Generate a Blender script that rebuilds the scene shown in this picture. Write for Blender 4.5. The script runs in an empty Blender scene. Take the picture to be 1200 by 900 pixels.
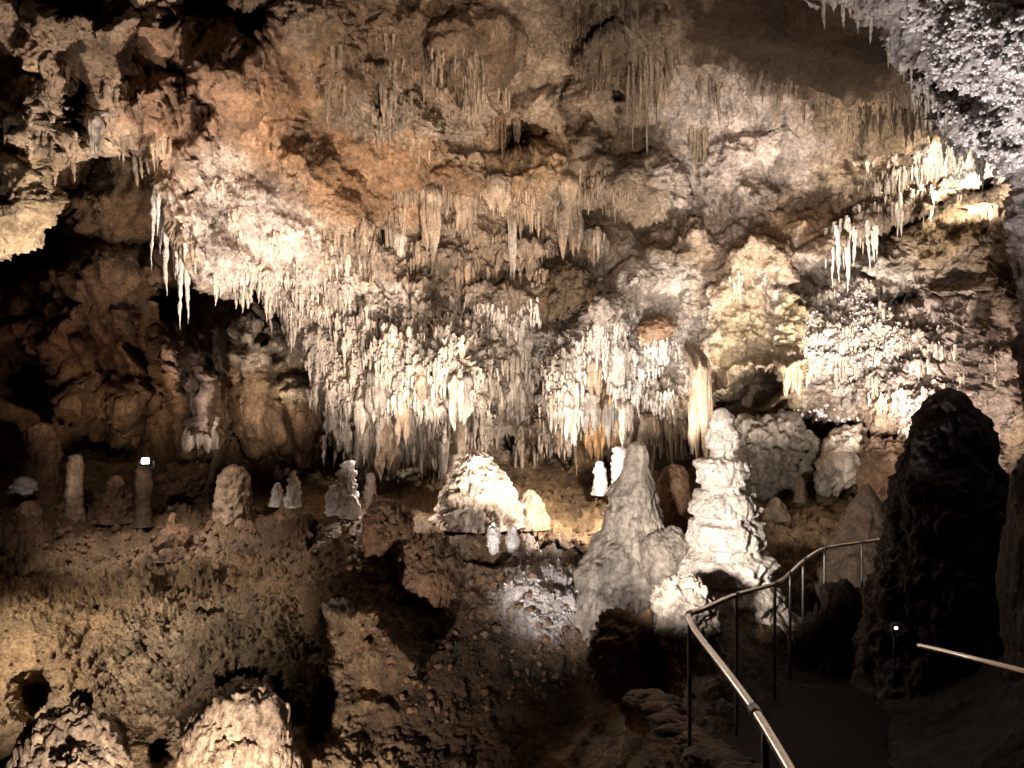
import bpy, bmesh, math
import numpy as np
from mathutils import Vector
rng = np.random.default_rng(11)
SC = bpy.context.scene
COL = SC.collection
CZ, F = 1.6, 900.0                      # eye height, focal length in photo pixels (1200 wide)

def P3(px, py, Y):
    px = np.asarray(px, float); py = np.asarray(py, float); Y = np.asarray(Y, float)
    return np.stack([(px-600)/F*Y, Y+0*px, CZ+(450-py)/F*Y], -1)

# ------------------------------------------------------------------ noise
_r = np.random.default_rng(3)
PERM = np.concatenate([_r.permutation(256)]*2).astype(np.int32)
G = _r.normal(size=(256, 3)); G = (G/np.linalg.norm(G, axis=1, keepdims=True)).astype(np.float32)
RP = _r.random((256, 3)).astype(np.float32)

def perlin(p):
    p = np.asarray(p, np.float32)
    i = np.floor(p).astype(np.int32); f = p-i; u = f*f*f*(f*(f*6-15)+10)
    i &= 255
    out = 0
    for dx in (0, 1):
        a = PERM[i[:, 0]+dx & 255]; wx = u[:, 0] if dx else 1-u[:, 0]
        for dy in (0, 1):
            b = PERM[(a+i[:, 1]+dy) & 255]; wy = u[:, 1] if dy else 1-u[:, 1]
            for dz in (0, 1):
                g = G[PERM[(b+i[:, 2]+dz) & 255]]; wz = u[:, 2] if dz else 1-u[:, 2]
                out = out + (g[:, 0]*(f[:, 0]-dx)+g[:, 1]*(f[:, 1]-dy)+g[:, 2]*(f[:, 2]-dz))*wx*wy*wz
    return out*1.5

def fbm(p, fr, o=4, g=.5, mode=0, off=0.0):
    p = np.asarray(p, np.float32)*np.float32(1)*np.asarray(fr, np.float32)+np.float32(off)
    a, s, t = 1.0, 0, 0
    for k in range(o):
        n = perlin(p+17.3*k)
        if mode == 1: n = np.abs(n)*2-.5           # billow
        if mode == 2: n = .5-np.abs(n)*2           # ridged
        s = s+a*n; t += a; a *= g; p = p*2.03
    return s/t

def worley(p, fr, off=0.0):
    p = np.asarray(p, np.float32)*np.asarray(fr, np.float32)+np.float32(off)
    i = np.floor(p).astype(np.int32); f = p-i
    best = np.full(len(p), 9, np.float32)
    for dx in (-1, 0, 1):
        for dy in (-1, 0, 1):
            for dz in (-1, 0, 1):
                h = PERM[(PERM[(PERM[i[:, 0]+dx & 255]+i[:, 1]+dy) & 255]+i[:, 2]+dz) & 255]
                d = RP[h]+np.array([dx, dy, dz], np.float32)-f
                best = np.minimum(best, (d*d).sum(1))
    return np.sqrt(best)

def sstep(x): x = np.clip(x, 0, 1); return x*x*(3-2*x)

# ------------------------------------------------------------------ objects
def link(o, parent=None):
    COL.objects.link(o)
    if parent: o.parent = parent
    return o

def tag(o, label=None, cat=None, group=None, kind=None):
    if label: o['label'] = label
    if cat: o['category'] = cat
    if group: o['group'] = group
    if kind: o['kind'] = kind
    return o

def mesh_np(name, v, faces, mat, loc=(0, 0, 0), parent=None, col=None, smooth=True):
    v = np.asarray(v, np.float32); faces = np.asarray(faces, np.int32)
    me = bpy.data.meshes.new(name); n = faces.shape[1]
    me.vertices.add(len(v)); me.vertices.foreach_set('co', v.ravel())
    me.loops.add(faces.size); me.loops.foreach_set('vertex_index', faces.ravel())
    me.polygons.add(len(faces))
    me.polygons.foreach_set('loop_start', np.arange(0, faces.size, n, dtype=np.int32))
    me.polygons.foreach_set('loop_total', np.full(len(faces), n, np.int32))
    me.update(calc_edges=True)
    if smooth: me.polygons.foreach_set('use_smooth', np.ones(len(faces), bool))
    if col is not None:
        at = me.attributes.new('tint', 'FLOAT_COLOR', 'POINT')
        c = np.ones((len(v), 4), np.float32); c[:, :3] = col; c[:, 3] = np.clip(c[:, :3].mean(1)*3.2-.25, .06, 1)
        at.data.foreach_set('color', c.ravel())
    me.materials.append(mat)
    me.validate(); me.update()
    o = bpy.data.objects.new(name, me); o.location = loc
    return link(o, parent)

def empty(name, loc):
    o = bpy.data.objects.new(name, None); o.location = loc; o.empty_display_size = .2
    return link(o)

def gridfaces(nr, nc, wrap=False):
    r = np.arange(nr-1)[:, None]; c = np.arange(nc if wrap else nc-1)[None]
    c2 = (c+1) % nc
    return np.stack([r*nc+c, r*nc+c2, (r+1)*nc+c2, (r+1)*nc+c], -1).reshape(-1, 4)

# ------------------------------------------------------------------ materials
def rock_mat(name, base=None, cream=(.62, .53, .43), mottle=.5, bump=.5, rough=(.5, .9), var=.6, streak=.3, fine=45., bd=.03):
    m = bpy.data.materials.new(name); m.use_nodes = True
    nt = m.node_tree; N = nt.nodes; L = nt.links
    bs = N['Principled BSDF']
    geo = N.new('ShaderNodeNewGeometry')
    def noise(scale, det=6, vec=None, rg=.6):
        n = N.new('ShaderNodeTexNoise'); n.inputs['Scale'].default_value = scale; n.inputs['Detail'].default_value = det
        n.inputs['Roughness'].default_value = rg
        L.new(vec or geo.outputs['Position'], n.inputs['Vector']); return n.outputs['Fac']
    def ramp(f, a, b, lo=0., hi=1.):
        r = N.new('ShaderNodeMapRange'); L.new(f, r.inputs['Value'])
        for k, x in (('From Min', a), ('From Max', b), ('To Min', lo), ('To Max', hi)): r.inputs[k].default_value = x
        return r.outputs['Result']
    def mix(f, a, b, bt='MIX'):
        x = N.new('ShaderNodeMix'); x.data_type = 'RGBA'; x.blend_type = bt
        for s, val in ((0, f), (6, a), (7, b)):
            if hasattr(val, 'links'): L.new(val, x.inputs[s])
            else: x.inputs[s].default_value = val if s == 0 else (*val, 1)
        return x.outputs[2]
    def grey(f):
        c = N.new('ShaderNodeCombineColor')
        for k in range(3): L.new(f, c.inputs[k])
        return c.outputs[0]
    if base is None:
        at = N.new('ShaderNodeAttribute'); at.attribute_name = 'tint'; b = at.outputs['Color']; al = at.outputs['Alpha']
    else: b = base; al = None
    mp = N.new('ShaderNodeMapping'); mp.inputs['Scale'].default_value = (9, 9, 1.3)
    L.new(geo.outputs['Position'], mp.inputs['Vector'])
    big = noise(1.1, 9); mid = noise(5.5, 8, rg=.65); st = noise(1., 5, mp.outputs[0]); fn = noise(fine, 4)
    c = mix(1., b, grey(ramp(big, .3, .7, 1-var, 1+var*.6)), 'MULTIPLY')
    c = mix(1., c, grey(ramp(st, .3, .7, 1-streak, 1+streak)), 'MULTIPLY')
    def amt(f):
        if al is None: return f
        m_ = N.new('ShaderNodeMath'); m_.operation = 'MULTIPLY'; L.new(f, m_.inputs[0]); L.new(al, m_.inputs[1]); return m_.outputs[0]
    c = mix(amt(ramp(mid, .5, .72, 0, mottle)), c, cream)
    sp = noise(17., 6, rg=.7)
    c = mix(amt(ramp(sp, .58, .72, 0, mottle)), c, cream)
    dk = noise(9., 7, rg=.7)
    c = mix(ramp(dk, .56, .75, 0, .55), c, (.07, .035, .016))
    c = mix(1., c, grey(ramp(fn, .3, .7, .6, 1.35)), 'MULTIPLY')
    L.new(c, bs.inputs['Base Color'])
    L.new(ramp(mid, .3, .7, *rough), bs.inputs['Roughness'])
    bs.inputs['Specular IOR Level'].default_value = .35
    ad = N.new('ShaderNodeMath'); ad.operation = 'MULTIPLY_ADD'
    L.new(noise(fine*.45, 8, rg=.7), ad.inputs[0]); ad.inputs[1].default_value = 1.5; L.new(fn, ad.inputs[2])
    bp = N.new('ShaderNodeBump'); bp.inputs['Strength'].default_value = bump; bp.inputs['Distance'].default_value = bd
    L.new(ad.outputs[0], bp.inputs['Height']); L.new(bp.outputs[0], bs.inputs['Normal'])
    return m

def plain_mat(name, color, rough=.4, metal=0., emit=0., noise=.2):
    m = bpy.data.materials.new(name); m.use_nodes = True
    nt = m.node_tree; bs = nt.nodes['Principled BSDF']
    n = nt.nodes.new('ShaderNodeTexNoise'); n.inputs['Scale'].default_value = 30; n.inputs['Detail'].default_value = 6
    g = nt.nodes.new('ShaderNodeNewGeometry'); nt.links.new(g.outputs['Position'], n.inputs['Vector'])
    r = nt.nodes.new('ShaderNodeMapRange'); r.inputs['To Min'].default_value = 1-noise*2; r.inputs['To Max'].default_value = 1+noise
    nt.links.new(n.outputs['Fac'], r.inputs['Value'])
    v = nt.nodes.new('ShaderNodeVectorMath'); v.operation = 'SCALE'; v.inputs[0].default_value = color
    nt.links.new(r.outputs[0], v.inputs['Scale']); nt.links.new(v.outputs[0], bs.inputs['Base Color'])
    r2 = nt.nodes.new('ShaderNodeMapRange'); r2.inputs['To Min'].default_value = max(rough-noise*.5, .05); r2.inputs['To Max'].default_value = rough+noise*.6
    nt.links.new(n.outputs['Fac'], r2.inputs['Value']); nt.links.new(r2.outputs[0], bs.inputs['Roughness'])
    bs.inputs['Metallic'].default_value = metal
    if rough > .7: bs.inputs['Specular IOR Level'].default_value = .08
    if emit:
        bs.inputs['Emission Color'].default_value = (1, .97, .93, 1); bs.inputs['Emission Strength'].default_value = emit
    return m

CREAM = (.58, .48, .40); WHITE = (.74, .68, .62); BROWN = (.20, .11, .06); CLAY = (.32, .175, .085); TAN = (.36, .255, .17)
GREY = (.29, .24, .195); MAROON = (.10, .05, .042); DARK = (.10, .065, .042); PINK = (.56, .44, .37); LILAC = (.60, .52, .53)
M_WALL = rock_mat('wall_rock', mottle=.36, bump=.9, fine=17, bd=.07); M_FLOOR = rock_mat('floor_rock', cream=(.5, .4, .29), mottle=.3, bump=1., fine=26, bd=.05)
M_CORAL = rock_mat('coral_rock', cream=(.78, .71, .70), mottle=.7, bump=.8, fine=30, bd=.04)
M_CREAM = rock_mat('cream_calcite', (.54, .44, .35), mottle=.45, streak=.5, fine=30, bd=.03, bump=.7)
M_WHITE = rock_mat('white_calcite', (.66, .57, .49), cream=(.85, .8, .75), mottle=.5, streak=.3, var=.35, fine=30, bd=.03, bump=.7)
M_TAN = rock_mat('tan_calcite', TAN, mottle=.4, streak=.5, fine=30, bd=.03, bump=.7)
M_ORANGE = rock_mat('orange_calcite', (.45, .25, .10), mottle=.15, streak=.4, bd=.015)
M_GREY = rock_mat('grey_limestone', GREY, mottle=.3, fine=14, bd=.04, bump=.5, streak=.55)
M_BROWN = rock_mat('brown_limestone', BROWN, mottle=.25, fine=24, bd=.05, bump=.8)
M_DARK = rock_mat('dark_limestone', DARK, mottle=.08, fine=40)
M_UNLIT = rock_mat('unlit_limestone', (.04, .025, .018), mottle=.03, fine=26, bd=.05)  # near-black colour paints in the darkness of rocks left unlit
M_POP = rock_mat('white_popcorn', (.76, .70, .68), cream=(.85, .81, .8), mottle=.4, var=.3, streak=.1)
M_STEEL = plain_mat('brushed_steel', (.85, .83, .81), .26, 1., noise=.06)
M_POST = plain_mat('weathered_steel', (.30, .28, .26), .5, .9)
M_PATH = plain_mat('dark_asphalt', (.028, .024, .021), .85)
M_LAMP = plain_mat('lamp_housing', (.05, .05, .05), .5)
M_LENS = plain_mat('lamp_lens', (.9, .9, .9), .3, 0, 60.)
M_LED = plain_mat('marker_lens', (.9, .9, .9), .3, 0, 6.)

# ------------------------------------------------------------------ rock sheets
def segdist(x, y, pts):
    d = np.full(x.shape, 1e9)
    for (ax, ay), (bx, by) in zip(pts[:-1], pts[1:]):
        vx, vy = bx-ax, by-ay
        t = np.clip(((x-ax)*vx+(y-ay)*vy)/(vx*vx+vy*vy+1e-9), 0, 1)
        d = np.minimum(d, np.hypot(x-ax-t*vx, y-ay-t*vy))
    return d

def inpoly(x, y, pts):
    c = np.zeros(x.shape, bool); n = len(pts)
    for i in range(n):
        x1, y1 = pts[i]; x2, y2 = pts[(i+1) % n]
        if y1 == y2: continue
        k = ((y1 > y) != (y2 > y)) & (x < (x2-x1)*(y-y1)/(y2-y1)+x1)
        c ^= k
    return c

def ell(x, y, f):
    px, py, rx, ry, rot = f
    a = math.radians(rot); dx, dy = x-px, y-py
    u = (dx*math.cos(a)+dy*math.sin(a))/rx; v = (-dx*math.sin(a)+dy*math.cos(a))/ry
    return np.sqrt(u*u+v*v)

CH = ('big', 'knob', 'drip', 'coral', 'strata', 'grain')
class Sheet:
    def __init__(s, name, x0, x1, y0, y1, step, ctrl, feats=(), poly=None, edge=None, edge_w=30, edge_amp=1.2,
                 weights=(), w0=(.25, .12, 0, 0, 0, .03), paint=(), c0=TAN, mat=None, warp=10, seed=0, cfr=8.5):
        s.x0, s.y0, s.step = x0, y0, step
        xs = np.arange(x0, x1, step); ys = np.arange(y0, y1, step)
        s.nc, s.nr = len(xs), len(ys)
        X, Y = [a.ravel() for a in np.meshgrid(xs, ys)]
        c = np.array(ctrl, float); k = lambda d: -np.sqrt(d*d+30.**2)
        A = k(np.hypot(c[:, 0, None]-c[None, :, 0], c[:, 1, None]-c[None, :, 1]))
        n = len(c); S = np.zeros((n+1, n+1)); S[:n, :n] = A+np.eye(n)*1.5; S[n, :n] = S[:n, n] = 1
        w = np.linalg.solve(S, np.append(c[:, 2], 0))
        D = np.full(X.shape, w[n])
        for i in range(n): D += w[i]*k(np.hypot(X-c[i, 0], Y-c[i, 1]))
        D = np.maximum(D, 2.0)
        q = np.stack([X/45., Y/45., 0*X+seed], -1)
        WX = X+fbm(q, 1, 4, .6)*warp*2; WY = Y+fbm(q, 1, 4, .6, off=31.7)*warp*2
        for f in feats:
            if f[0] == 'b':
                d = ell(WX, WY, f[1:6]); D -= f[6]*np.clip(1-d*d, 0, 1)**f[7]
            elif f[0] == 'c':
                d = ell(WX, WY, f[1:6]); D += f[6]*sstep((1-d)/f[7])
            elif f[0] == 's':
                pts = np.array(f[1], float); yl = np.interp(WX, pts[:, 0], pts[:, 1])
                dy = WY-yl; e = 25.
                win = sstep((WX-pts[0, 0])/e)*sstep((pts[-1, 0]-WX)/e)
                D += f[2]*np.where(dy > 0, np.exp(-np.maximum(dy, 0)/f[3])*sstep(dy/5.), 0)*win
            elif f[0] == 'r':
                d = segdist(WX, WY, f[1])/f[2]; D -= f[3]*np.clip(1-d*d, 0, 1)**.8
        if edge is not None:
            d = np.clip(segdist(X, Y, edge)/edge_w, 0, 1)
            D += edge_amp*(1-np.sqrt(1-(1-d)**2))
        W = np.tile(np.array(w0, float), (len(X), 1))
        for f in weights:
            k_ = sstep((1.35-ell(WX, WY, f[0:5]))/.7)[:, None]; W = W*(1-k_)+np.array(f[5])*k_
        C = np.tile(np.array(c0, float), (len(X), 1))
        for f in paint:
            nz = fbm(np.stack([X/28., Y/28., 0*X+5+seed], -1), 1, 4, .65)
            k_ = (sstep((1.3-ell(WX, WY, f[0:5])+nz*.7)/.6)*f[6])[:, None]; C = C*(1-k_)+np.array(f[5])*k_
        P = P3(X, Y, D)
        o = seed*7.7
        def blur(g, r):
            for ax in (0, 1):
                p = np.concatenate([np.repeat(np.take(g, [0], ax), r+1, ax), g, np.repeat(np.take(g, [-1], ax), r, ax)], ax)
                cs = np.cumsum(p, ax); n = g.shape[ax]
                g = (np.take(cs, range(2*r+1, 2*r+1+n), ax)-np.take(cs, range(0, n), ax))/(2*r+1)
            return g
        def normals(P, r):
            g = P.reshape(s.nr, s.nc, 3)
            if r: g = blur(g, r)
            nn = np.cross(np.gradient(g, axis=1), np.gradient(g, axis=0)); nn /= np.linalg.norm(nn, axis=2, keepdims=True)+1e-9
            if r: nn = blur(nn, r)
            nn = nn.reshape(-1, 3); nn /= np.linalg.norm(nn, axis=1, keepdims=True)+1e-9
            return nn*np.where((nn*(P-[0, 0, CZ])).sum(1) > 0, -1, 1)[:, None]
        def push(P, h): return P+s.N*h[:, None]
        s.N = normals(P, 14)
        fold = fbm(P, (1.3, 1.3, .5), 3, .5, 2, o+4)
        wp = P+.22*np.stack([fbm(P, 1.4, 3, .5, 0, o+k*13) for k in range(3)], -1)       # domain warp
        P = push(P, W[:, 0]*(.9*fbm(wp, .7, 3, .45, 1, o)+.55*fold+.3*fbm(wp, 1.7, 3, .5, 1, o)))
        s.N = normals(P, 7)
        mask = .35+1.3*sstep((fbm(P, .9, 3, .5, 0, o+21)+.35)/.7)                        # rough patches and smooth ones
        P = push(P, W[:, 1]*mask*(.45*fbm(wp, 2.6, 4, .5, 1, o)+1.1*fbm(wp, 2.2, 6, .6, 0, o+61)-.5*sstep((fbm(wp, 2.1, 3, .5, 0, o+9)-.22)*2.6)-.3*sstep((fbm(wp, 5.3, 3, .55, 0, o+39)-.25)*3)))
        if W[:, 2].max() > 0:
            P = push(P, W[:, 2]*(.7*fbm(P, (3, 3, .4), 2, .6, 2, o)+.8*fbm(P, (6.5, 6.5, .75), 3, .6, 2, o)+.6*fbm(P, (15, 15, 2.), 3, .6, 2, o)))
        if W[:, 4].max() > 0:
            P = push(P, W[:, 4]*(fbm(wp, (1.3, 1.3, 5.5), 4, .6, 2, o)))
        if W[:, 3].max() > 0:
            cr = .62-worley(P, cfr, o)+.5*(.6-worley(P, cfr*2.2, o))
            P = push(P, W[:, 3]*cr)
            t = (np.clip(W[:, 3]/.1, 0, 1)*sstep((.25-cr)/.35))[:, None]*.6; C = C*(1-t)+np.array(MAROON)*t
        s.N = normals(P, 2)
        P = push(P, W[:, 5]*mask*(fbm(P, 11, 4, .65, 1, o)))
        C *= (1+.45*fbm(P, .9, 4, .6, 0, o+3))[:, None]
        s.P = P; s.PX = X; s.PY = Y
        fc = gridfaces(s.nr, s.nc)
        if poly is not None:
            wx = X+fbm(q, 2, 3, .6, off=8)*5; wy = Y+fbm(q, 2, 3, .6, off=55)*5
            keep = inpoly(wx, wy, poly); s.keep = keep
            fc = fc[keep[fc].all(1)]
            used = np.unique(fc); mp = np.full(len(P), -1); mp[used] = np.arange(len(used))
            s.obj = mesh_np(name, P[used], mp[fc], mat, col=np.clip(C[used], .01, .9))
        else:
            s.keep = np.ones(len(X), bool)
            s.obj = mesh_np(name, P, fc, mat, col=np.clip(C, .01, .9))
    def idx(s, px, py):
        c = np.clip(np.round((np.asarray(px)-s.x0)/s.step).astype(int), 0, s.nc-1)
        r = np.clip(np.round((np.asarray(py)-s.y0)/s.step).astype(int), 0, s.nr-1)
        return r*s.nc+c
    def at(s, px, py): return s.P[s.idx(px, py)]


EDGE_M = [(-400, 315), (0, 302), (30, 285), (60, 264), (70, 242), (60, 216), (84, 192), (112, 186), (150, 172), (166, 190), (176, 215), (190, 250), (206, 300),
          (226, 340), (262, 352), (300, 338), (345, 398), (362, 440), (372, 480), (386, 503), (405, 545), (425, 600), (425, 700)]
M = Sheet('cave_wall', -220, 1420, -220, 690, 1.7,
    [(-200, -200, 7), (0, 0, 8), (0, 150, 8.5), (0, 280, 8.2), (60, 250, 8.6), (105, 150, 9.6), (160, 180, 11), (150, 0, 9), (100, 70, 9.4), (-200, 300, 7),
     (300, 0, 9.6), (300, 100, 11), (215, 250, 12), (250, 170, 11.8), (350, 300, 13.3), (300, -200, 8), (350, 180, 12.6),
     (450, 0, 10.6), (450, 200, 13.2), (450, 300, 14), (400, 400, 14), (400, 520, 14.2), (450, 550, 14.8), (420, 660, 15.5),
     (600, 0, 11), (600, 150, 14.2), (600, 300, 15), (600, 400, 14.9), (550, 450, 13.8), (600, 540, 15.6), (600, 660, 16.5), (500, 120, 12.6),
     (650, 480, 15), (720, 100, 12.9), (700, 250, 14.3), (710, 400, 14.5), (720, 540, 15.2), (760, 660, 15.5),
     (800, 0, 10), (800, 40, 11.2), (850, 100, 13), (850, 250, 14.3), (800, 350, 14.2), (830, 450, 13.4), (700, -200, 8.5), (1000, -200, 7),
     (930, 50, 9.8), (1000, 40, 9.), (900, 90, 11.6), (960, 120, 12.2), (1070, 118, 10.8), (1000, 170, 13), (1130, 190, 12.8), (1180, 200, 12), (950, 250, 14),
     (1000, 350, 13), (1050, 450, 12.4), (1150, 400, 11), (1200, 350, 9.8), (1200, 600, 9), (900, 400, 13.3), (900, 560, 13.8), (1000, 560, 12.8),
     (1100, 560, 11.3), (1000, 660, 13), (1200, 690, 9), (1400, 300, 8), (1400, -200, 5.5), (1400, 600, 8)],
    feats=[
     # openings in the roof
     ('c', 245, 8, 42, 22, 5, 3.0, .5), ('c', 290, 18, 26, 26, 0, 2.5, .6), ('c', 78, -2, 30, 18, 0, 3, .6), ('c', 98, 130, 13, 30, 20, 1.2, .7),
     ('c', 60, 168, 14, 9, 0, .9, .8), ('c', 194, 18, 10, 16, 0, 1.2, .8),
     # big folds upper left
     ('b', 275, 110, 70, 90, -16, .8, .8), ('b', 370, 240, 110, 60, 30, .5, .9), ('b', 490, 60, 70, 60, 0, .6, .8), ('r', [(310, 40), (330, 110), (345, 180)], 22, .5), ('r', [(230, 20), (225, 90), (240, 170)], 20, .5),
     ('b', 270, 105, 50, 70, -14, 1.3, .6), ('b', 205, 150, 34, 80, -22, 1.1, .6), ('b', 185, 60, 30, 60, 8, .5, .7), ('b', 245, 165, 16, 26, 0, .9, .5),
     ('b', 20, 235, 60, 46, 0, .6, .9), ('b', 110, 150, 12, 40, 0, .8, .5), ('b', 20, 140, 34, 60, 0, .7, .6), ('b', 60, 40, 40, 50, 30, .5, .7),
     ('b', 140, 30, 26, 24, 0, .9, .5), ('b', 60, 110, 26, 50, 25, .4, .7), ('b', 365, 190, 40, 30, 30, .5, .6),
     ('b', 215, 225, 30, 60, -30, .5, .6), ('b', 265, 265, 40, 60, -35, .5, .6), ('b', 370, 40, 60, 40, 20, .7, .6),
     ('r', [(155, 100), (170, 150), (185, 210), (215, 300)], 14, .5), ('r', [(155, 75), (180, 120), (205, 155)], 9, .35),
     # roof domes and creases
     ('b', 560, 55, 60, 50, 0, .9, .5), ('s', [(480, 90), (530, 95), (590, 102), (640, 82), (700, 95), (800, 60)], .7, 22), ('s', [(560, 112), (600, 95), (640, 85), (668, 108)], .5, 30),
     ('c', 612, 158, 32, 28, -25, 1.6, .8), ('c', 447, 120, 12, 14, 0, 1.2, .5), ('c', 722, 116, 8, 11, 20, 1., .5),
     ('b', 700, 105, 34, 85, 14, 1.0, .45), ('b', 745, 215, 60, 45, 8, 1.1, .45), ('b', 690, 175, 30, 30, 0, .8, .5), ('b', 625, 205, 42, 35, 0, .8, .5),
     ('c', 685, 180, 18, 14, 0, .5, .8), ('s', [(640, 240), (690, 238), (720, 250)], .6, 14), ('s', [(690, 222), (745, 262), (800, 235)], 1.1, 26),
     ('b', 650, 340, 50, 36, 0, .5, .6), ('s', [(600, 375), (650, 372), (700, 345)], 1.0, 30), ('b', 560, 205, 60, 30, 0, .4, .6),
     ('b', 420, 100, 50, 40, 20, .6, .6), ('b', 480, 140, 50, 30, 15, .5, .6), ('s', [(380, 60), (440, 85), (500, 75), (560, 110)], .6, 18), ('s', [(330, 130), (400, 150), (470, 158), (560, 165)], .5, 16),
     ('s', [(415, 262), (450, 268), (500, 262), (560, 215)], .55, 22), ('s', [(430, 245), (480, 268), (500, 270)], .5, 25), ('s', [(530, 235), (570, 220), (600, 260), (640, 250), (690, 242)], .8, 34),
     ('s', [(350, 330), (385, 345), (420, 350), (470, 380)], .7, 26), ('s', [(520, 340), (560, 362), (600, 345), (640, 372)], .7, 22),
     # diagonal folds running down to the middle
     ('r', [(240, 190), (330, 280), (410, 360), (500, 430), (540, 500)], 34, .45), ('r', [(330, 170), (400, 250), (470, 330), (520, 390)], 26, .35), ('r', [(190, 230), (280, 320), (360, 400), (410, 480)], 24, .4),
     ('r', [(960, 280), (880, 285), (790, 310), (720, 350), (680, 420), (655, 500)], 34, .5), ('r', [(900, 330), (820, 345), (760, 400), (730, 470)], 24, .35), ('c', 608, 450, 42, 74, 0, .9, .8),
     # centre masses
     ('b', 540, 420, 36, 60, 0, .8, .6), ('b', 470, 440, 60, 50, -20, .5, .6), ('r', [(525, 400), (560, 470), (570, 520)], 16, .5), ('b', 585, 350, 45, 20, 10, .6, .5),
     ('s', [(390, 520), (440, 540), (490, 535), (530, 520), (560, 520), (590, 535)], .5, 60), ('c', 600, 520, 14, 12, 0, 1.6, .5), ('c', 655, 545, 22, 10, 0, .8, .5),
     ('r', [(690, 290), (670, 345), (655, 420), (650, 500)], 30, .4), ('r', [(760, 300), (690, 400), (670, 480)], 26, .5), ('b', 740, 400, 40, 50, 20, .5, .6),
     ('b', 710, 360, 26, 24, -30, .8, .4), ('b', 768, 384, 24, 17, 0, .7, .4), ('b', 742, 327, 9, 9, 0, .3, .4), ('b', 760, 480, 60, 40, 0, .6, .6), ('s', [(690, 500), (740, 515), (800, 512), (840, 540)], .8, 50),
     ('b', 815, 275, 16, 18, 0, .6, .5), ('b', 885, 235, 30, 26, 0, .4, .6), ('b', 900, 175, 40, 30, 0, .4, .6), ('b', 850, 200, 30, 40, 0, .4, .6),
     # right shelf with drapery and niche
     ('s', [(935, 305), (1000, 275), (1060, 252), (1110, 232), (1160, 212), (1190, 208)], 1.3, 42), ('r', [(930, 312), (1000, 262), (1080, 232), (1180, 196)], 16, .4),
     ('b', 1110, 265, 60, 42, -16, .9, .5), ('s', [(985, 190), (1040, 183), (1100, 165), (1180, 150)], .7, 24), ('s', [(950, 115), (1000, 118), (1080, 116), (1100, 122)], 1.1, 30),
     ('s', [(1000, 170), (1050, 178), (1100, 150)], .5, 16),
     ('s', [(900, 300), (940, 298), (1000, 312), (1060, 330), (1120, 345), (1200, 330)], .9, 30), ('c', 950, 330, 30, 14, -8, .9, .6), ('c', 1060, 348, 24, 10, 0, .8, .6), ('c', 1110, 330, 50, 16, 0, .6, .6),
     ('s', [(915, 345), (960, 352), (1010, 346)], .35, 12), ('s', [(915, 375), (970, 384), (1030, 380)], .35, 12), ('s', [(920, 430), (970, 428), (1020, 436)], .4, 14),
     ('s', [(905, 468), (940, 486), (990, 500), (1060, 520)], 1.0, 40), ('b', 1170, 330, 26, 14, 0, .6, .4), ('b', 1060, 480, 60, 60, 0, .5, .7), ('b', 1155, 430, 40, 60, 0, .4, .7),
     # arch and cavity
     ('r', [(832, 400), (838, 360), (862, 322), (890, 292), (912, 310), (922, 350), (924, 420)], 18, .55), ('r', [(840, 458), (880, 442), (925, 428)], 16, .6),
     ('c', 880, 460, 52, 26, -14, 2.4, .4), ('c', 905, 500, 60, 30, 0, 1.2, .6), ('c', 975, 505, 40, 20, 0, 1.2, .5)],
    poly=EDGE_M+[(425, 800), (1500, 800), (1500, -400), (-400, -400)], edge=EDGE_M, edge_w=34, edge_amp=1.3,
    w0=(.38, .17, .07, 0, 0, .035),
    weights=[(255, 100, 120, 115, 0, (.16, .03, .012, 0, 0, .014)), (40, 150, 70, 140, 0, (.34, .12, .03, 0, 0, .04)), (935, 42, 165, 70, 14, (.2, .04, .0, 0, 0, .015)),
             (570, 50, 90, 60, 0, (.22, .06, .0, 0, 0, .03)), (715, 160, 60, 110, 10, (.2, .06, .04, 0, 0, .03)), (480, 110, 90, 60, 0, (.4, .26, .16, 0, 0, .05)), (450, 220, 100, 45, 0, (.22, .09, .01, 0, 0, .05)),
             (300, 270, 60, 90, -35, (.25, .09, .09, 0, 0, .035)),
             (470, 420, 120, 110, 0, (.25, .12, .28, 0, 0, .06)), (600, 460, 80, 90, 0, (.2, .1, .28, 0, 0, .06)), (730, 430, 100, 100, 0, (.25, .1, .24, .04, 0, .06)),
             (760, 330, 90, 50, -20, (.25, .07, .03, 0, 0, .06)), (610, 460, 40, 60, 0, (.2, .1, .16, 0, 0, .05)), (980, 400, 75, 80, 0, (.2, .14, .05, .08, .16, .05)), (1100, 440, 80, 90, 0, (.3, .16, .14, .05, 0, .05)),
             (1080, 250, 100, 45, -18, (.2, .1, .2, 0, .05, .04)), (870, 180, 90, 90, 0, (.3, .2, .06, 0, 0, .06)), (870, 390, 40, 60, 0, (.15, .1, .08, 0, .04, .05)),
             (960, 520, 60, 50, 0, (.2, .12, 0, .12, 0, .03))],
    c0=TAN,
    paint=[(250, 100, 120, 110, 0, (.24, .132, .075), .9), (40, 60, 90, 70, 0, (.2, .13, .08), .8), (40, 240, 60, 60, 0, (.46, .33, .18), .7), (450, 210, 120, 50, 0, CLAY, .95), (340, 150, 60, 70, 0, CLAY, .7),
           (480, 60, 140, 60, 0, (.2, .12, .065), .85), (620, 180, 60, 50, 0, (.26, .15, .065), .8), (720, 170, 60, 120, 0, (.21, .145, .09), .85), (860, 170, 90, 100, 0, PINK, .8), (940, 260, 60, 40, 0, CLAY, .5), (935, 42, 165, 70, 14, (.065, .036, .017), 1.), (300, 290, 70, 110, -35, PINK, .9), (430, 440, 90, 120, 0, CREAM, .9), (560, 440, 80, 90, 0, (.66, .56, .45), .9), (610, 450, 34, 60, 0, (.30, .22, .16), .85),  # upper right overhang and centre hollow painted darker to hold their shade
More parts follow.
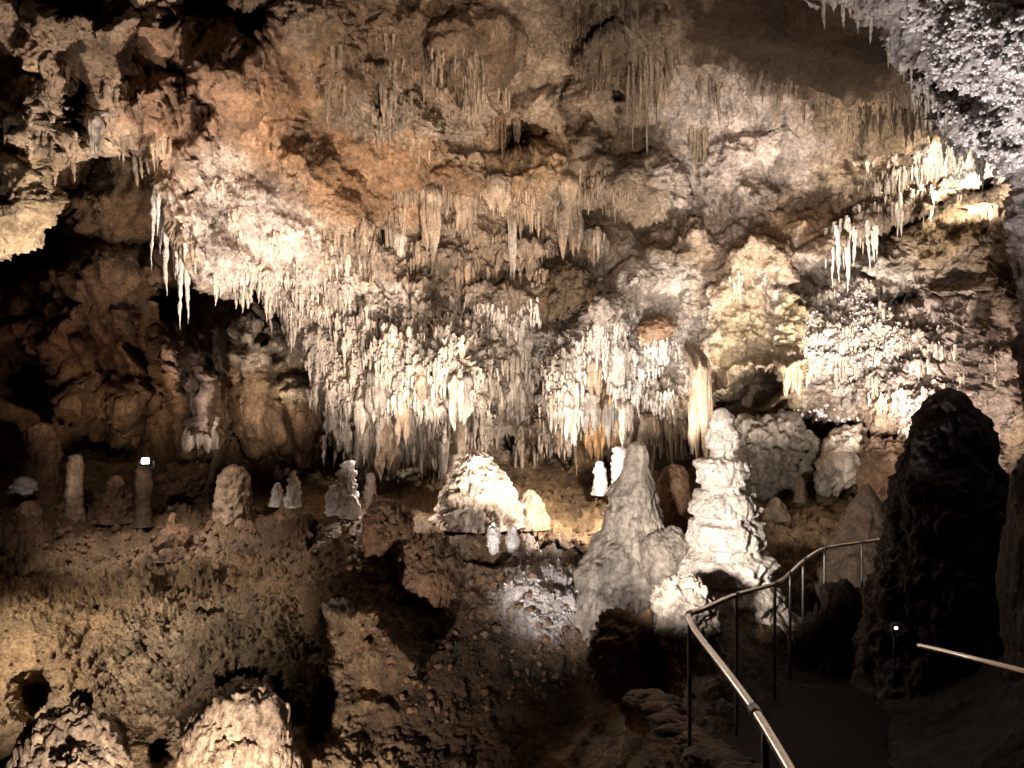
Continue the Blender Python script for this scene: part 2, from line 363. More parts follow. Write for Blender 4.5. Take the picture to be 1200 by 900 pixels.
           (720, 400, 110, 110, 0, (.62, .53, .46), .9), (700, 520, 40, 50, 0, (.4, .24, .11), .9), (770, 510, 60, 40, 0, (.36, .25, .16), .7), (450, 570, 90, 28, 0, (.36, .28, .215), .9), (710, 360, 24, 26, 0, GREY, .9), (768, 384, 24, 18, 0, (.42, .29, .15), .9),
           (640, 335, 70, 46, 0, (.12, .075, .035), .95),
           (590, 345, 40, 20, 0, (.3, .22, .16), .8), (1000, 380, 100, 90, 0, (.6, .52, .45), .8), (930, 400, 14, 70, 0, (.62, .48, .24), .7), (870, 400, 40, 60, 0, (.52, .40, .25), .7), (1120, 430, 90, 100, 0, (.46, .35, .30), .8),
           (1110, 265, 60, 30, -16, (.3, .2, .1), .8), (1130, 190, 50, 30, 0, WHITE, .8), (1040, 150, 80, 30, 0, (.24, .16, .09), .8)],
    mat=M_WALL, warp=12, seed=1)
tag(M.obj, 'pale and brown limestone cave wall and roof', None, None, 'structure')

R = Sheet('recess_wall', -300, 520, 80, 700, 2.6,
    [(-300, 300, 15), (0, 300, 20), (130, 330, 17), (60, 250, 17), (120, 230, 15.5), (205, 360, 20), (300, 450, 15.2), (250, 400, 16), (380, 420, 15.3), (395, 520, 18), (100, 450, 18),
     (200, 450, 16.5), (215, 500, 16.5), (20, 550, 17), (100, 560, 18), (300, 560, 15.5), (400, 600, 16.5), (0, 690, 17), (400, 690, 16.5), (-300, 600, 14), (300, 100, 15), (0, 100, 14), (500, 400, 17)],
    feats=[('r', [(185, 320), (205, 400), (228, 480), (240, 560)], 30, 1.6), ('r', [(290, 330), (300, 430), (320, 540)], 34, .9), ('r', [(60, 330), (80, 420), (70, 520)], 30, 1.2), ('r', [(140, 380), (150, 480), (140, 560)], 24, 1.0), ('b', 130, 340, 60, 55, 10, 1.6, .5), ('b', 140, 220, 40, 50, 0, 1.2, .5), ('b', 90, 250, 26, 30, 0, 1.0, .5), ('c', 205, 355, 24, 28, 0, 3, .4), ('c', 40, 290, 70, 40, -30, 4, .4),
           ('c', 20, 440, 50, 40, 0, 3, .5), ('b', 40, 390, 70, 40, 0, 1.2, .5), ('b', 220, 440, 26, 80, -16, 1.6, .5), ('b', 130, 470, 60, 36, 0, 1.4, .5), ('b', 120, 415, 40, 30, 0, 1., .5),
           ('c', 130, 425, 26, 34, -10, 1.4, .5), ('b', 355, 500, 40, 50, 0, 1.4, .5), ('b', 348, 455, 22, 16, 10, .9, .4), ('c', 322, 418, 11, 12, 0, .8, .5), ('c', 308, 390, 9, 7, 0, .6, .5),
           ('b', 290, 450, 40, 90, 5, .8, .6), ('r', [(180, 340), (195, 400), (215, 450), (232, 490)], 8, .6), ('r', [(130, 400), (155, 410), (165, 440)], 7, .5), ('c', 392, 522, 20, 30, 0, 3, .5),
           ('b', 270, 370, 40, 30, 0, .6, .6), ('c', 110, 545, 60, 30, 0, 3, .4), ('c', 220, 560, 30, 30, 0, 2, .5)],
    w0=(.45, .06, .05, 0, 0, .02), weights=[(300, 400, 70, 90, 0, (.3, .1, .12, 0, 0, .03))],
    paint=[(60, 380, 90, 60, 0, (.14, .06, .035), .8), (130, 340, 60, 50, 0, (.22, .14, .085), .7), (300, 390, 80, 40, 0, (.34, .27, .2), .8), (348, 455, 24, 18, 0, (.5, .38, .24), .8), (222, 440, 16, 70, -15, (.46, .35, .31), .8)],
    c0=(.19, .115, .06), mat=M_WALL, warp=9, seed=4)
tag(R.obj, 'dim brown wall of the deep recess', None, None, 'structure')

EDGE_G = [(925, -400), (932, -30), (940, 2), (955, 13), (985, 12), (1000, 28), (1030, 36), (1048, 70), (1066, 96), (1080, 112), (1090, 138), (1110, 163), (1148, 184), (1176, 196), (1186, 225), (1184, 262), (1194, 300), (1196, 360),
          (1192, 420), (1200, 470), (1215, 520), (1230, 800)]
Gs = Sheet('cave_ceiling', 880, 1500, -260, 700, 1.7,
    [(940, 0, 8.5), (1000, 20, 8.2), (1100, 0, 7.0), (1200, 0, 6.0), (1200, 150, 6.6), (1100, 130, 7.8), (1080, 90, 8.0), (1180, 190, 7.6), (1190, 300, 7.5), (1300, 200, 6), (1400, 0, 4.8), (1200, -250, 5), (950, -250, 7), (1480, 600, 5.5), (1230, 500, 7)],
    feats=[('s', [(1060, 60), (1090, 78), (1120, 92), (1160, 120), (1190, 150)], .5, 30), ('r', [(1085, 100), (1110, 135), (1150, 170), (1180, 185)], 18, .35), ('b', 1160, 60, 60, 60, 20, .3, .6)],
    poly=EDGE_G+[(1600, 800), (1600, -400)], edge=EDGE_G, edge_w=26, edge_amp=.8,
    w0=(.22, .10, .04, .13, 0, .02), weights=[(1080, 120, 60, 30, 45, (.2, .1, .16, .05, 0, .02)), (1000, 10, 60, 30, 0, (.2, .08, .14, .04, 0, .02)), (1230, 380, 50, 160, 0, (.2, .1, .05, .05, 0, .02))],
    paint=[(1080, 110, 60, 40, 45, (.46, .37, .31), .8), (1000, 10, 60, 30, 0, (.46, .37, .31), .8), (1230, 380, 45, 150, 0, MAROON, .8)],
    c0=(.58, .51, .48), mat=M_CORAL, warp=8, seed=9)
tag(Gs.obj, 'white crusted low ceiling', None, None, 'structure')

Fl = Sheet('cave_floor', -200, 1420, 540, 1080, 1.7,
    [(-300, 600, 13.5), (0, 590, 15.5), (200, 585, 16), (300, 575, 15.5), (395, 575, 14.6), (440, 594, 13.4), (490, 592, 13.3), (530, 580, 13.7), (570, 566, 14.3), (640, 555, 15.4), (720, 570, 14.5), (850, 570, 13.5), (900, 575, 13.5), (1000, 570, 12.8), (1100, 570, 11.5), (1300, 570, 9),
     (0, 640, 11.8), (100, 640, 12.2), (200, 640, 12), (300, 630, 12), (360, 600, 12.2), (420, 612, 11.6), (500, 612, 11.9), (600, 620, 11.6), (660, 610, 12.5), (700, 620, 11.5), (800, 640, 10.5), (960, 600, 11.6), (920, 640, 10.5), (1050, 620, 10.6),
     (0, 690, 9.6), (150, 690, 9.6), (300, 690, 9.5), (380, 660, 10.2), (430, 690, 9.6), (0, 780, 8.2), (150, 780, 8.3), (300, 780, 8.3), (400, 760, 8.6), (0, 900, 6.9), (200, 900, 7.0), (350, 900, 7.1), (0, 1100, 6), (300, 1100, 6),
     (480, 660, 10), (520, 700, 9.4), (560, 680, 9.8), (560, 780, 8.6), (560, 900, 7.6), (640, 700, 9.6), (640, 780, 8.8), (640, 900, 7.4), (560, 1100, 6), (700, 720, 9.2), (720, 800, 8.4), (740, 900, 6.6), (760, 740, 8.6),
     (820, 780, 6.8), (860, 760, 7.2), (810, 860, 5.6), (900, 720, 8.6), (900, 800, 7), (900, 900, 5), (1000, 720, 9.8), (1000, 800, 7.2), (1000, 900, 4.9), (1100, 800, 6.5), (1200, 800, 5), (1200, 900, 4), (900, 1100, 3.1), (1200, 1100, 2.6), (1450, 900, 3)],
    feats=[('s', [(-40, 655), (60, 672), (110, 690), (160, 678), (260, 668), (330, 662), (380, 640)], .2, 14), ('s', [(220, 722), (240, 716), (270, 722), (295, 715)], .5, 9), ('s', [(100, 640), (160, 655), (250, 660), (330, 655)], .2, 8),
           ('c', 42, 818, 36, 34, 0, 1.1, .9), ('c', 99, 820, 17, 12, 0, .7, .5), ('c', 335, 820, 20, 44, -28, 1.1, .9), ('c', 285, 792, 34, 9, -10, .6, .5), ('c', 375, 845, 24, 58, 6, 1.4, .9), ('c', 187, 880, 20, 34, 12, 1.0, .9),
           ('b', 80, 880, 60, 60, 0, .9, .6), ('b', 280, 870, 62, 72, 0, .9, .6), ('c', 300, 905, 46, 34, 0, .9, .5), ('c', 20, 905, 36, 24, 0, .8, .5),
           ('b', 405, 690, 60, 70, 0, .5, .7), ('b', 640, 690, 56, 66, 10, .4, 1.), ('b', 40, 720, 70, 60, 0, .3, .8), ('b', 450, 760, 60, 50, 30, .4, .7), ('b', 460, 640, 60, 40, 0, .4, .7), ('r', [(385, 715), (440, 735), (480, 775)], 12, .3),
           ('s', [(540, 618), (600, 622), (660, 640), (700, 650)], .5, 12), ('s', [(640, 585), (690, 600), (730, 605)], .3, 8), ('c', 368, 630, 6, 28, 10, .8, .5), ('b', 560, 640, 50, 16, 0, .4, .6)],
    w0=(.16, .11, 0, 0, .03, .05),
    weights=[(260, 770, 170, 105, 0, (.18, .12, 0, .055, 0, .07)), (60, 740, 80, 60, 0, (.15, .10, .03, .03, .04, .05)), (180, 640, 240, 56, 0, (.26, .24, 0, .05, .05, .09)), (80, 870, 60, 50, 0, (.1, .06, 0, .07, 0, .05)), (280, 860, 60, 60, 0, (.1, .06, 0, .07, 0, .05)),
             (640, 690, 50, 70, 0, (.25, .2, 0, .05, 0, .06)), (450, 680, 80, 80, 0, (.2, .14, 0, .05, 0, .06)), (800, 740, 60, 60, 0, (.2, .12, 0, .1, 0, .05)), (1050, 850, 190, 100, 0, (.05, .04, 0, 0, 0, .02))],
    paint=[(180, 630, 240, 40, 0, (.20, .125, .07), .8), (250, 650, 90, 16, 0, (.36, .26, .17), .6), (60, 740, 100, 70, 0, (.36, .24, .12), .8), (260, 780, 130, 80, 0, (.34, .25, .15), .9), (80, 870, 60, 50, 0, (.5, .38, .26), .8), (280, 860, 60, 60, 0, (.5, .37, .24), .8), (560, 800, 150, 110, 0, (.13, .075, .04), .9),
           (470, 670, 90, 50, 0, (.22, .15, .09), .7), (640, 690, 50, 64, 10, (.68, .6, .57), .95), (660, 600, 80, 40, 0, (.40, .26, .13), .9), (800, 730, 60, 50, 0, (.4, .33, .28), .8), (1060, 840, 260, 150, 0, (.028, .018, .013), 1.), (560, 830, 130, 90, 0, (.07, .042, .024), .9), (960, 600, 60, 40, 0, (.4, .28, .16), .8)],  # near-black lower right puts unlit darkness into the floor colour
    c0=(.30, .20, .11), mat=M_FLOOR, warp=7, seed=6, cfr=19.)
tag(Fl.obj, 'uneven brown cave floor and slope', None, None, 'structure')


# ------------------------------------------------------------------ solids of revolution with worn, layered surfaces
def lathe(name, prof, nr, ns, mat, loc, amp=.03, fr=4., coral=0., ledge=0., lean=(0, 0), seed=0, squash=1., parent=None, flute=0., layers=5.):
    """prof: [(height, radius)] bottom to top in metres; closed solid, origin at the base."""
    p = np.array(prof, float); t = np.linspace(0, 1, nr)
    ln = np.append(0, np.cumsum(np.hypot(np.diff(p[:, 0]), np.diff(p[:, 1])))); ln /= ln[-1]
    z = np.interp(t, ln, p[:, 0]); r = np.interp(t, ln, p[:, 1])
    for _ in range(2):
        z[1:-1] = (z[:-2]+2*z[1:-1]+z[2:])/4; r[1:-1] = (r[:-2]+2*r[1:-1]+r[2:])/4
    th = np.linspace(0, 2*np.pi, ns, endpoint=False)
    H = p[:, 0].max()-p[:, 0].min()+1e-6
    Z = np.repeat(z, ns); R_ = np.repeat(r, ns); T = np.tile(th, nr)
    base = np.stack([R_*np.cos(T), R_*np.sin(T)*squash, Z], -1)
    q = base+seed*3.17
    d = amp*(fbm(q, fr, 6, .6, 1)+.8*fbm(q, fr*.45, 2, .5)-.7*sstep((fbm(q, fr*.9, 4, .6, 0, 7)-.2)*5))
    if ledge:
        ph = (Z+.5*H/layers*np.sin(Z*9/H))*layers/H+1.3*fbm(q, (fr*.5, fr*.5, fr*.2), 3, .6); saw = ph-np.floor(ph)          # pancake ledges with a ragged lip
        lip = np.where(saw < .2, saw/.2, 1-(saw-.2)/.8*.9)
        d = d+ledge*(lip-.5)*(1+2.*fbm(q, fr*.9, 4, .65))
    if coral: d = d+coral*(.6-worley(q, 14))+coral*.5*(.6-worley(q, 30))
    if flute: d = d+flute*fbm(q, (12, 12, 1.2), 3, .6, 2)
    k = np.clip(R_/max(p[:, 1].max()*.25, 1e-3), .15, 1)
    RR = np.maximum(R_+d*k, .004)
    v = np.stack([RR*np.cos(T)+lean[0]*(Z/H)**1.3, RR*np.sin(T)*squash+lean[1]*(Z/H)**1.3, Z+d*.35*k], -1)
    f = gridfaces(nr, ns, True)
    bm_v = np.concatenate([v, [v[:ns].mean(0)], [v[-ns:].mean(0)]])
    c0, c1 = len(v), len(v)+1; i = np.arange(ns); j = (i+1) % ns
    cap = np.concatenate([np.stack([i*0+c0, j, i, i], -1), np.stack([i*0+c1, (nr-1)*ns+i, (nr-1)*ns+j, (nr-1)*ns+j], -1)])
    me_f = [list(x) for x in f.tolist()]+[x[:3] for x in cap.tolist()]
    me = bpy.data.meshes.new(name); me.from_pydata(bm_v.tolist(), [], me_f); me.polygons.foreach_set('use_smooth', [True]*len(me_f))
    me.materials.append(mat); me.update()
    o = bpy.data.objects.new(name, me); o.location = loc
    return link(o, parent)

def px_prof(rows, Y, ybase):
    """rows of (py, half width in photo pixels) at distance Y -> metre profile above ybase."""
    return sorted([((ybase-py)/F*Y, w/F*Y) for py, w in rows])

def stalagmite(label, px, rows, Y, mat, top_px=None, **kw):
    yb = max(r[0] for r in rows)
    if kw.pop('ground', True): Y = float(np.clip(Fl.at(px, yb)[1], Y-1.3, Y+1.3))
    prof = px_prof(rows, Y, yb)
    prof = [(-.9, prof[0][1]*1.5), (-.3, prof[0][1]*1.35), (-.05, prof[0][1]*1.12)]+[(z+.02, r) for z, r in prof]
    prof = prof+[(prof[-1][0]+prof[-1][1]*.35, prof[-1][1]*.25)]
    lean = ((top_px-px)/F*Y, 0) if top_px else (0, 0)
    big = max(r[1] for r in rows); tall = yb-min(r[0] for r in rows)
    nr = int(min(230, max(30, tall*1.2))); ns = int(min(260, max(24, big*4)))
    o = lathe(kw.pop('name', 'stalagmite'), prof, nr, ns, mat, P3(px, yb, Y), lean=lean, **kw)
    return tag(o, label, kw.get('cat', 'stalagmite'))

def boulder(label, px, py, Y, rx, ry, rz=None, mat=None, amp=.16, fr=1.6, coral=0., seed=0, name='boulder', cat='boulder', ground=False, sub=None, rot=0., group=None, strata=0.):
    if ground: Y = float(np.clip(Fl.at(px, py+ry*.8)[1], Y-1.2, Y+1.2))
    sub = sub or (6 if rx > 25 else 5)
    bm = bmesh.new(); bmesh.ops.create_icosphere(bm, subdivisions=sub, radius=1)
    v = np.array([x.co for x in bm.verts]); s = Y/F
    S = np.array([rx*s, (rz or (rx+ry)/2)*s, ry*s])
    q = v*S+seed*2.3
    m = S.mean()
    d = 1+amp*(.5*fbm(q/m, .55, 2, .5)+fbm(q/m, fr, 7, .6, 1)+1.6*fbm(q/m, fr*.45, 3, .5)-.4*sstep((fbm(q/m, fr*.8, 3, .5, 0, 7)-.2)*5))
    if coral: d = d+coral*(.6-worley(q, 12))/m+.6*coral*(.6-worley(q, 27))/m
    d = d+.035*(.6-worley(q, 24))*min(1, .06/m+.3)/m*.6
    if strata: d = d+strata*fbm(q/m, (1., 1., 7), 4, .6, 2)
    v = v*S*d[:, None]
    a = math.radians(rot); c_, s_ = math.cos(a), math.sin(a)
    v = np.stack([v[:, 0]*c_-v[:, 2]*s_, v[:, 1], v[:, 0]*s_+v[:, 2]*c_], -1)
    for x, c in zip(bm.verts, v): x.co = c
    for f in bm.faces: f.smooth = True
    me = bpy.data.meshes.new(name); bm.to_mesh(me); bm.free(); me.materials.append(mat)
    o = bpy.data.objects.new(name, me); o.location = P3(px, py, Y); link(o)
    return tag(o, label, cat, group)

def drape(name, w, dp, ln, nfl, mat, loc, ragged=.35, taper=.35, seed=0, nr=60, ns=90, fluted=.18, bulge=0., back=.3):
    """one fused hanging curtain: fluted round its outline, each flute ending at its own length."""
    th = np.linspace(0, 2*np.pi, ns, endpoint=False)
    ring = np.stack([np.cos(th)*2, np.sin(th)*2, 0*th+seed*5.1], -1)
    fl = np.cos(th*nfl+2.2*fbm(ring, .8, 3, .6))+.9*fbm(ring, 2.2, 3, .6)
    end = ln*(1-ragged*(.5-.5*fl*.6+.8*fbm(ring, 1.3, 2, .6, off=9)).clip(-.2, 1.2))
    V = []
    for i in range(nr):
        t = i/(nr-1)
        tip = np.clip((1-t)*6, 0, 1)**.7
        q = np.stack([np.cos(th)*w*.5, np.sin(th)*dp*.5, -t*end], -1)+seed
        rr = (1.1-taper*t+bulge*math.sin(t*math.pi)+.5*float(perlin(np.array([[t*4.3, seed*1.7, .5]]))[0]))*(1+fluted*fl*(.4+.6*t))+.22*fbm(q, (7, 7, 4), 4, .6)
        shrink = (1-(1-tip)*.35)*(.12+.88*float(sstep(t/.16)))
        V.append(np.stack([np.cos(th)*w*.5*rr*shrink, np.sin(th)*dp*.5*rr*shrink+back*(1-float(sstep(t/.3))), -t*end], -1))
    V = np.concatenate(V+[np.array([[0, 0, -ln*.55]])])
    f = gridfaces(nr, ns, True).tolist(); b = (nr-1)*ns; c = len(V)-1
    f += [[b+k, b+(k+1) % ns, c] for k in range(ns)]
    me = bpy.data.meshes.new(name); me.from_pydata(V.tolist(), [], f); me.polygons.foreach_set('use_smooth', [True]*len(f))
    me.materials.append(mat); me.update()
    o = bpy.data.objects.new(name, me); o.location = loc
    return link(o)

def stal_verts(L, r, seed, ns=8, nr=10, knob=.42):
    g = np.random.default_rng(seed); t = np.linspace(0, 1, nr); th = np.linspace(0, 2*np.pi, ns, endpoint=False)
    pr = r*((1-t)**.75*.85+.15*(1-t**6))*(1+knob*g.normal(size=nr)*.6)
    pr *= .5+.5*sstep(t/.12); pr[-1] = r*.06
    bx = np.cumsum(g.normal(size=nr))*r*.12; by = np.cumsum(g.normal(size=nr))*r*.12
    e = 1+.18*g.normal(size=(nr, ns))
    v = np.stack([bx[:, None]+pr[:, None]*np.cos(th)*e, by[:, None]+pr[:, None]*np.sin(th)*e, np.repeat((-t*L)[:, None], ns, 1)], -1).reshape(-1, 3)
    return v, gridfaces(nr, ns, True)

# ------------------------------------------------------------------ single stalactites, in clusters
PROTO = {}
def stalactite(px, py, L, r, mat, label, group, sheet=None, Y=None, out=.5):
    sheet = sheet or M
    p = np.array(sheet.at(px, py), float) if Y is None else P3(px, py, Y)
    s = p[1]/F; L *= s; r *= s
    k = (int(rng.integers(10)), mat.name)
    if k not in PROTO:
        v, f = stal_verts(1., 1., 100+k[0], 9, 14)
        o = mesh_np('stalactite', v, f, mat); PROTO[k] = o
    else:
        o = PROTO[k].copy(); link(o)
    p[1] -= r*out; p[2] += L*.16
    o.location = p; o.scale = (r, r, L*1.16); o.rotation_euler = (rng.normal()*.02, rng.normal()*.02, rng.random()*6.28)
    return tag(o, label, 'stalactite', group)

def cluster(n, line, jx, jy, Lr, rr, mat, label, group, sheet=None, out=.5, Y=None):
    line = np.array(line, float); seg = np.append(0, np.cumsum(np.hypot(*np.diff(line, axis=0).T)))
    for i in range(n):
        t = (i+rng.random())/n*seg[-1]
        x = np.interp(t, seg, line[:, 0])+rng.normal()*jx; y = np.interp(t, seg, line[:, 1])+abs(rng.normal())*jy
        u = rng.random()**1.7
        mt = mat[int(rng.integers(len(mat)))] if isinstance(mat, tuple) else mat
        stalactite(x, y, Lr[0]+(Lr[1]-Lr[0])*u, rr[0]+(rr[1]-rr[0])*(.3*rng.random()+.7*u), mt, label, group, sheet, Y, out)

cluster(14, [(176, 212), (188, 245), (204, 292), (216, 320)], 2, 4, (28, 85), (2.2, 4.2), M_WHITE, 'sharp white icicle stalactite on the hanging edge before the dark recess', 'stalactites on the edge before the dark recess')
cluster(12, [(218, 290), (262, 335), (300, 325), (345, 385)], 5, 4, (14, 36), (2, 4), M_CREAM, 'short cream stalactite below the pale slanting flank', 'stalactites below the slanting flank')
cluster(8, [(20, 160), (60, 200), (110, 150), (125, 170)], 6, 5, (14, 34), (3, 5), M_TAN, 'stubby tan stalactite under the near rock mass beside the recess', 'stalactites under the near rock mass')
cluster(8, [(352, 262), (375, 285), (420, 295), (440, 300)], 5, 6, (18, 46), (2.5, 5), M_CREAM, 'cream stalactite hanging under the clay brown patch of wall', 'stalactites under the clay patch')
cluster(8, [(574, 132), (585, 128)], 4, 3, (30, 66), (1.3, 2.2), M_BROWN, 'thin dark soda straw beside the round hole in the wall', 'dark straws beside the round hole')
cluster(10, [(655, 2), (690, 10), (730, 4), (742, 20)], 6, 5, (14, 40), (1.8, 3), M_BROWN, 'small brown stalactite on the high dim roof', 'stalactites on the high roof')
cluster(14, [(738, 70), (752, 62), (764, 72)], 4, 6, (45, 115), (1.8, 3), M_TAN, 'long straight straw stalactite in the tall curtain beside the grey bulge', 'straws of the tall curtain')
cluster(9, [(815, 88), (842, 92)], 3, 4, (22, 52), (2, 3.6), M_TAN, 'grey stalactite of the upper tuft on the knobby pale wall', 'upper tuft on the pale wall')
cluster(10, [(808, 152), (832, 150)], 3, 3, (30, 66), (2, 3.6), M_TAN, 'grey stalactite of the lower tuft on the knobby pale wall', 'lower tuft on the pale wall')
cluster(10, [(900, 84), (930, 98), (960, 118)], 6, 8, (14, 38), (1.6, 2.8), M_TAN, 'small stalactite at the rim of the dark smooth roof', 'stalactites at the rim of the dark roof')
cluster(16, [(956, -4), (992, 2), (1014, 14), (1058, 54), (1076, 82), (1092, 102)], 3, 3, (12, 44), (1.8, 3.4), M_WHITE, 'white stalactite on the edge of the crusted low ceiling', 'stalactites on the edge of the crusted ceiling', Gs)
cluster(14, [(1092, 138), (1120, 165), (1150, 182), (1178, 192)], 4, 4, (12, 36), (2, 3.6), M_CREAM, 'cream stalactite under the crusted ceiling above the lit niche', 'stalactites above the lit niche', Gs)
cluster(18, [(1006, 126), (1030, 128), (1070, 130), (1092, 134)], 4, 4, (16, 50), (1.8, 3.6), M_DARK, 'dark stalactite hanging in the shade under the smooth roof', 'dark stalactites under the smooth roof')
cluster(24, [(1010, 192), (1040, 188), (1080, 176), (1120, 168), (1160, 166)], 5, 6, (20, 50), (1.8, 3.4), M_CREAM, 'slim cream stalactite in the row over the bright ledge', 'stalactites over the bright ledge')
cluster(14, [(972, 270), (990, 266), (1005, 266), (1024, 262)], 6, 5, (24, 80), (2, 4), M_WHITE, 'white stalactite of the tuft under the right rock shelf', 'tuft under the right rock shelf')
cluster(16, [(1012, 362), (1040, 352), (1062, 362)], 5, 10, (20, 62), (1.8, 3.2), M_CREAM, 'fine cream stalactite in the comb on the layered wall', 'comb on the layered wall')
cluster(8, [(848, 330), (868, 318), (886, 330)], 4, 4, (14, 34), (1.6, 2.8), M_CREAM, 'cream stalactite inside the rock arch', 'stalactites inside the rock arch')
CEN = 'stained cream or tan stalactite in the dense fringe of the central hanging mass'; CENG = 'dense fringe of the central hanging mass'
cluster(30, [(380, 440), (400, 420), (440, 400), (480, 380), (520, 390), (545, 430)], 12, 40, (12, 46), (1.4, 3.6), (M_CREAM, M_TAN, M_GREY, M_CREAM), CEN, CENG, out=1.2)
cluster(20, [(384, 488), (420, 500), (470, 490), (520, 470)], 8, 16, (14, 48), (1.6, 4.6), (M_CREAM, M_TAN, M_GREY), CEN, CENG, out=1.2)
cluster(18, [(565, 420), (600, 440), (650, 430)], 12, 24, (18, 50), (1.5, 3.2), M_WHITE, 'white stalactite in the shaded hollow between the two bright masses', 'stalactites of the shaded hollow', out=1.2)
cluster(20, [(655, 480), (685, 450), (715, 425), (745, 410), (765, 430)], 9, 26, (18, 56), (1.6, 3.6), (M_WHITE, M_CREAM, M_TAN), 'pale stalactite on the steep lit slope over the orange drapery', 'stalactites on the lit slope', out=1.2)
cluster(12, [(686, 478), (705, 462), (728, 474)], 4, 5, (40, 84), (2.4, 4.2), M_ORANGE, 'smooth orange stalactite hanging in the row beside the orange drapery', 'orange stalactites', out=2.)

# ------------------------------------------------------------------ fused draperies and columns
def hang(label, px, py, Y, w, dp, ln, nfl, mat, cat='drapery', name='drapery', **kw):
    s = Y/F
    kw['back'] = float(np.clip(M.at(px, py)[1]-Y+.15, .15, 1.3)) if px > 160 and px != 235 else .3
    o = drape(name, w*s, dp*s, ln*s, nfl, mat, P3(px, py, Y), **kw); return tag(o, label, cat)
def ysurf(px, py, d=.1): return float(M.at(px, py)[1])-d
hang('pale ribbed drapery under the clay patch, widest at its top', 462, 262, ysurf(462, 280), 24, 20, 66, 5, M_CREAM, seed=1)
hang('lumpy pale pillar of flowstone hanging on the clay brown wall', 505, 205, ysurf(505, 230), 18, 18, 100, 4, M_TAN, seed=2, bulge=.3)
hang('wide grey ribbed curtain left of the dark square alcove', 546, 216, ysurf(546, 250), 30, 22, 100, 7, M_TAN, seed=3)
hang('knotted flowstone tassel under a pale rib of wall', 582, 196, ysurf(582, 215), 26, 22, 56, 6, M_TAN, seed=4)
hang('broad fringed curtain with dozens of fine points below the ledge', 615, 268, ysurf(615, 285), 38, 26, 64, 10, M_TAN, seed=5, taper=.1)
hang('thin straight ribbon of stone beside the broad fringed curtain', 600, 240, ysurf(600, 260), 9, 9, 92, 3, M_CREAM, seed=6)
hang('tall flat pale curtain below the grey bulge', 668, 195, ysurf(668, 230), 26, 18, 112, 5, M_TAN, seed=7)
hang('pale pillar in the round hole of the upper wall', 605, 128, ysurf(590, 150), 7, 8, 58, 3, M_TAN, seed=8, taper=.1)
hang('grey tapering spike with ribbed sides above the clay patch', 110, 118, 9.0, 17, 16, 64, 4, M_GREY, seed=9)
hang('orange fluted drapery with smooth ribs in the brightest light', 709, 428, ysurf(709, 450, .25), 30, 24, 112, 8, M_ORANGE, seed=10, ragged=.4, taper=-.4)
hang('slender twisted drapery reaching down to the flowstone mound', 537, 430, 13.3, 15, 12, 122, 4, M_TAN, seed=11, ragged=.15, taper=.45)
hang('tall fluted column with a pale top beside the rock arch', 821, 392, 12.6, 17, 17, 150, 5, M_TAN, cat='column', name='cave_column', seed=12, ragged=.3, taper=-.35, fluted=.3)
hang('sheet of white drapery at the end of the brightest slope', 728, 400, ysurf(728, 430, .2), 20, 14, 76, 4, M_WHITE, seed=13)
hang('stump of hanging rock fringed with small points over the recess floor', 235, 483, 14.6, 33, 28, 48, 9, M_CREAM, cat='hanging rock', name='hanging_rock', seed=14, ragged=.25, taper=-.15)
hang('folded tan drapery under the right end of the stone shelf', 1152, 224, ysurf(1152, 250), 34, 24, 84, 6, M_TAN, seed=15)
hang('yellowish flowstone curtain down the left side of the layered wall', 928, 398, ysurf(928, 420), 24, 16, 70, 5, M_TAN, seed=16)
hang('flat pale drapery at the left foot of the central fringe', 452, 490, ysurf(452, 520, .2), 30, 20, 74, 6, M_TAN, seed=17)
hang('grey drapery folds between the fringe and the mound', 500, 500, ysurf(500, 520, .2), 36, 24, 52, 6, M_GREY, seed=18)

for k in range(26):
    lft = k < 16
    x = rng.uniform(388, 560) if lft else rng.uniform(655, 790); y = rng.uniform(400, 505) if lft else rng.uniform(390, 500)
    w_ = rng.uniform(9, 24); Ln = rng.uniform(26, 70)
    o = drape('drapery', w_*.0155, w_*.012, Ln*.0155, int(rng.integers(2, 6)), (M_CREAM, M_TAN, M_GREY)[k % 3], M.at(x, y)-np.array([0, .03, 0]), seed=60+k, nr=40, ns=56, ragged=.45, fluted=.28, back=.25)
    tag(o, 'small fused drapery among the spikes of the left central mass' if lft else 'small fused drapery on the bright slope around the orange drapery', 'drapery', 'draperies of the left central mass' if lft else 'draperies of the bright slope')

# ------------------------------------------------------------------ stalagmites
stalagmite('broad cream flowstone mound under the slender drapery', 562, [(532, 10), (542, 20), (556, 31), (572, 40), (590, 48), (606, 54), (614, 57)], 12.2, M_CREAM, top_px=552, amp=.13, ledge=.07, flute=.05, seed=1, name='flowstone_mound', layers=7)
stalagmite('white stub on top of the flowstone mound below the drapery tip', 535, [(536, 7), (552, 11), (568, 15), (586, 17)], 11.9, M_WHITE, amp=.03, fr=7, seed=2)
stalagmite('knobby white stalagmite standing behind the grey cone', 726, [(527, 7), (540, 8), (552, 10), (568, 9), (580, 11), (600, 13)], 11.4, M_POP, amp=.05, fr=7, coral=.08, seed=3)
stalagmite('smallest white stalagmite between the orange drapery and the knobby one', 703, [(543, 4), (553, 6), (565, 7), (582, 10)], 12., M_POP, amp=.04, fr=8, coral=.05, seed=4)
stalagmite('smooth grey cone with a bottle neck and broad skirt', 738, [(522, 9), (533, 12), (546, 13), (550, 15), (566, 20), (586, 26), (606, 32), (630, 40), (656, 56), (690, 72), (740, 86)], 9.6, M_GREY, top_px=752, amp=.10, fr=2.6, ledge=.05, flute=.03, seed=5, layers=7, ground=False)
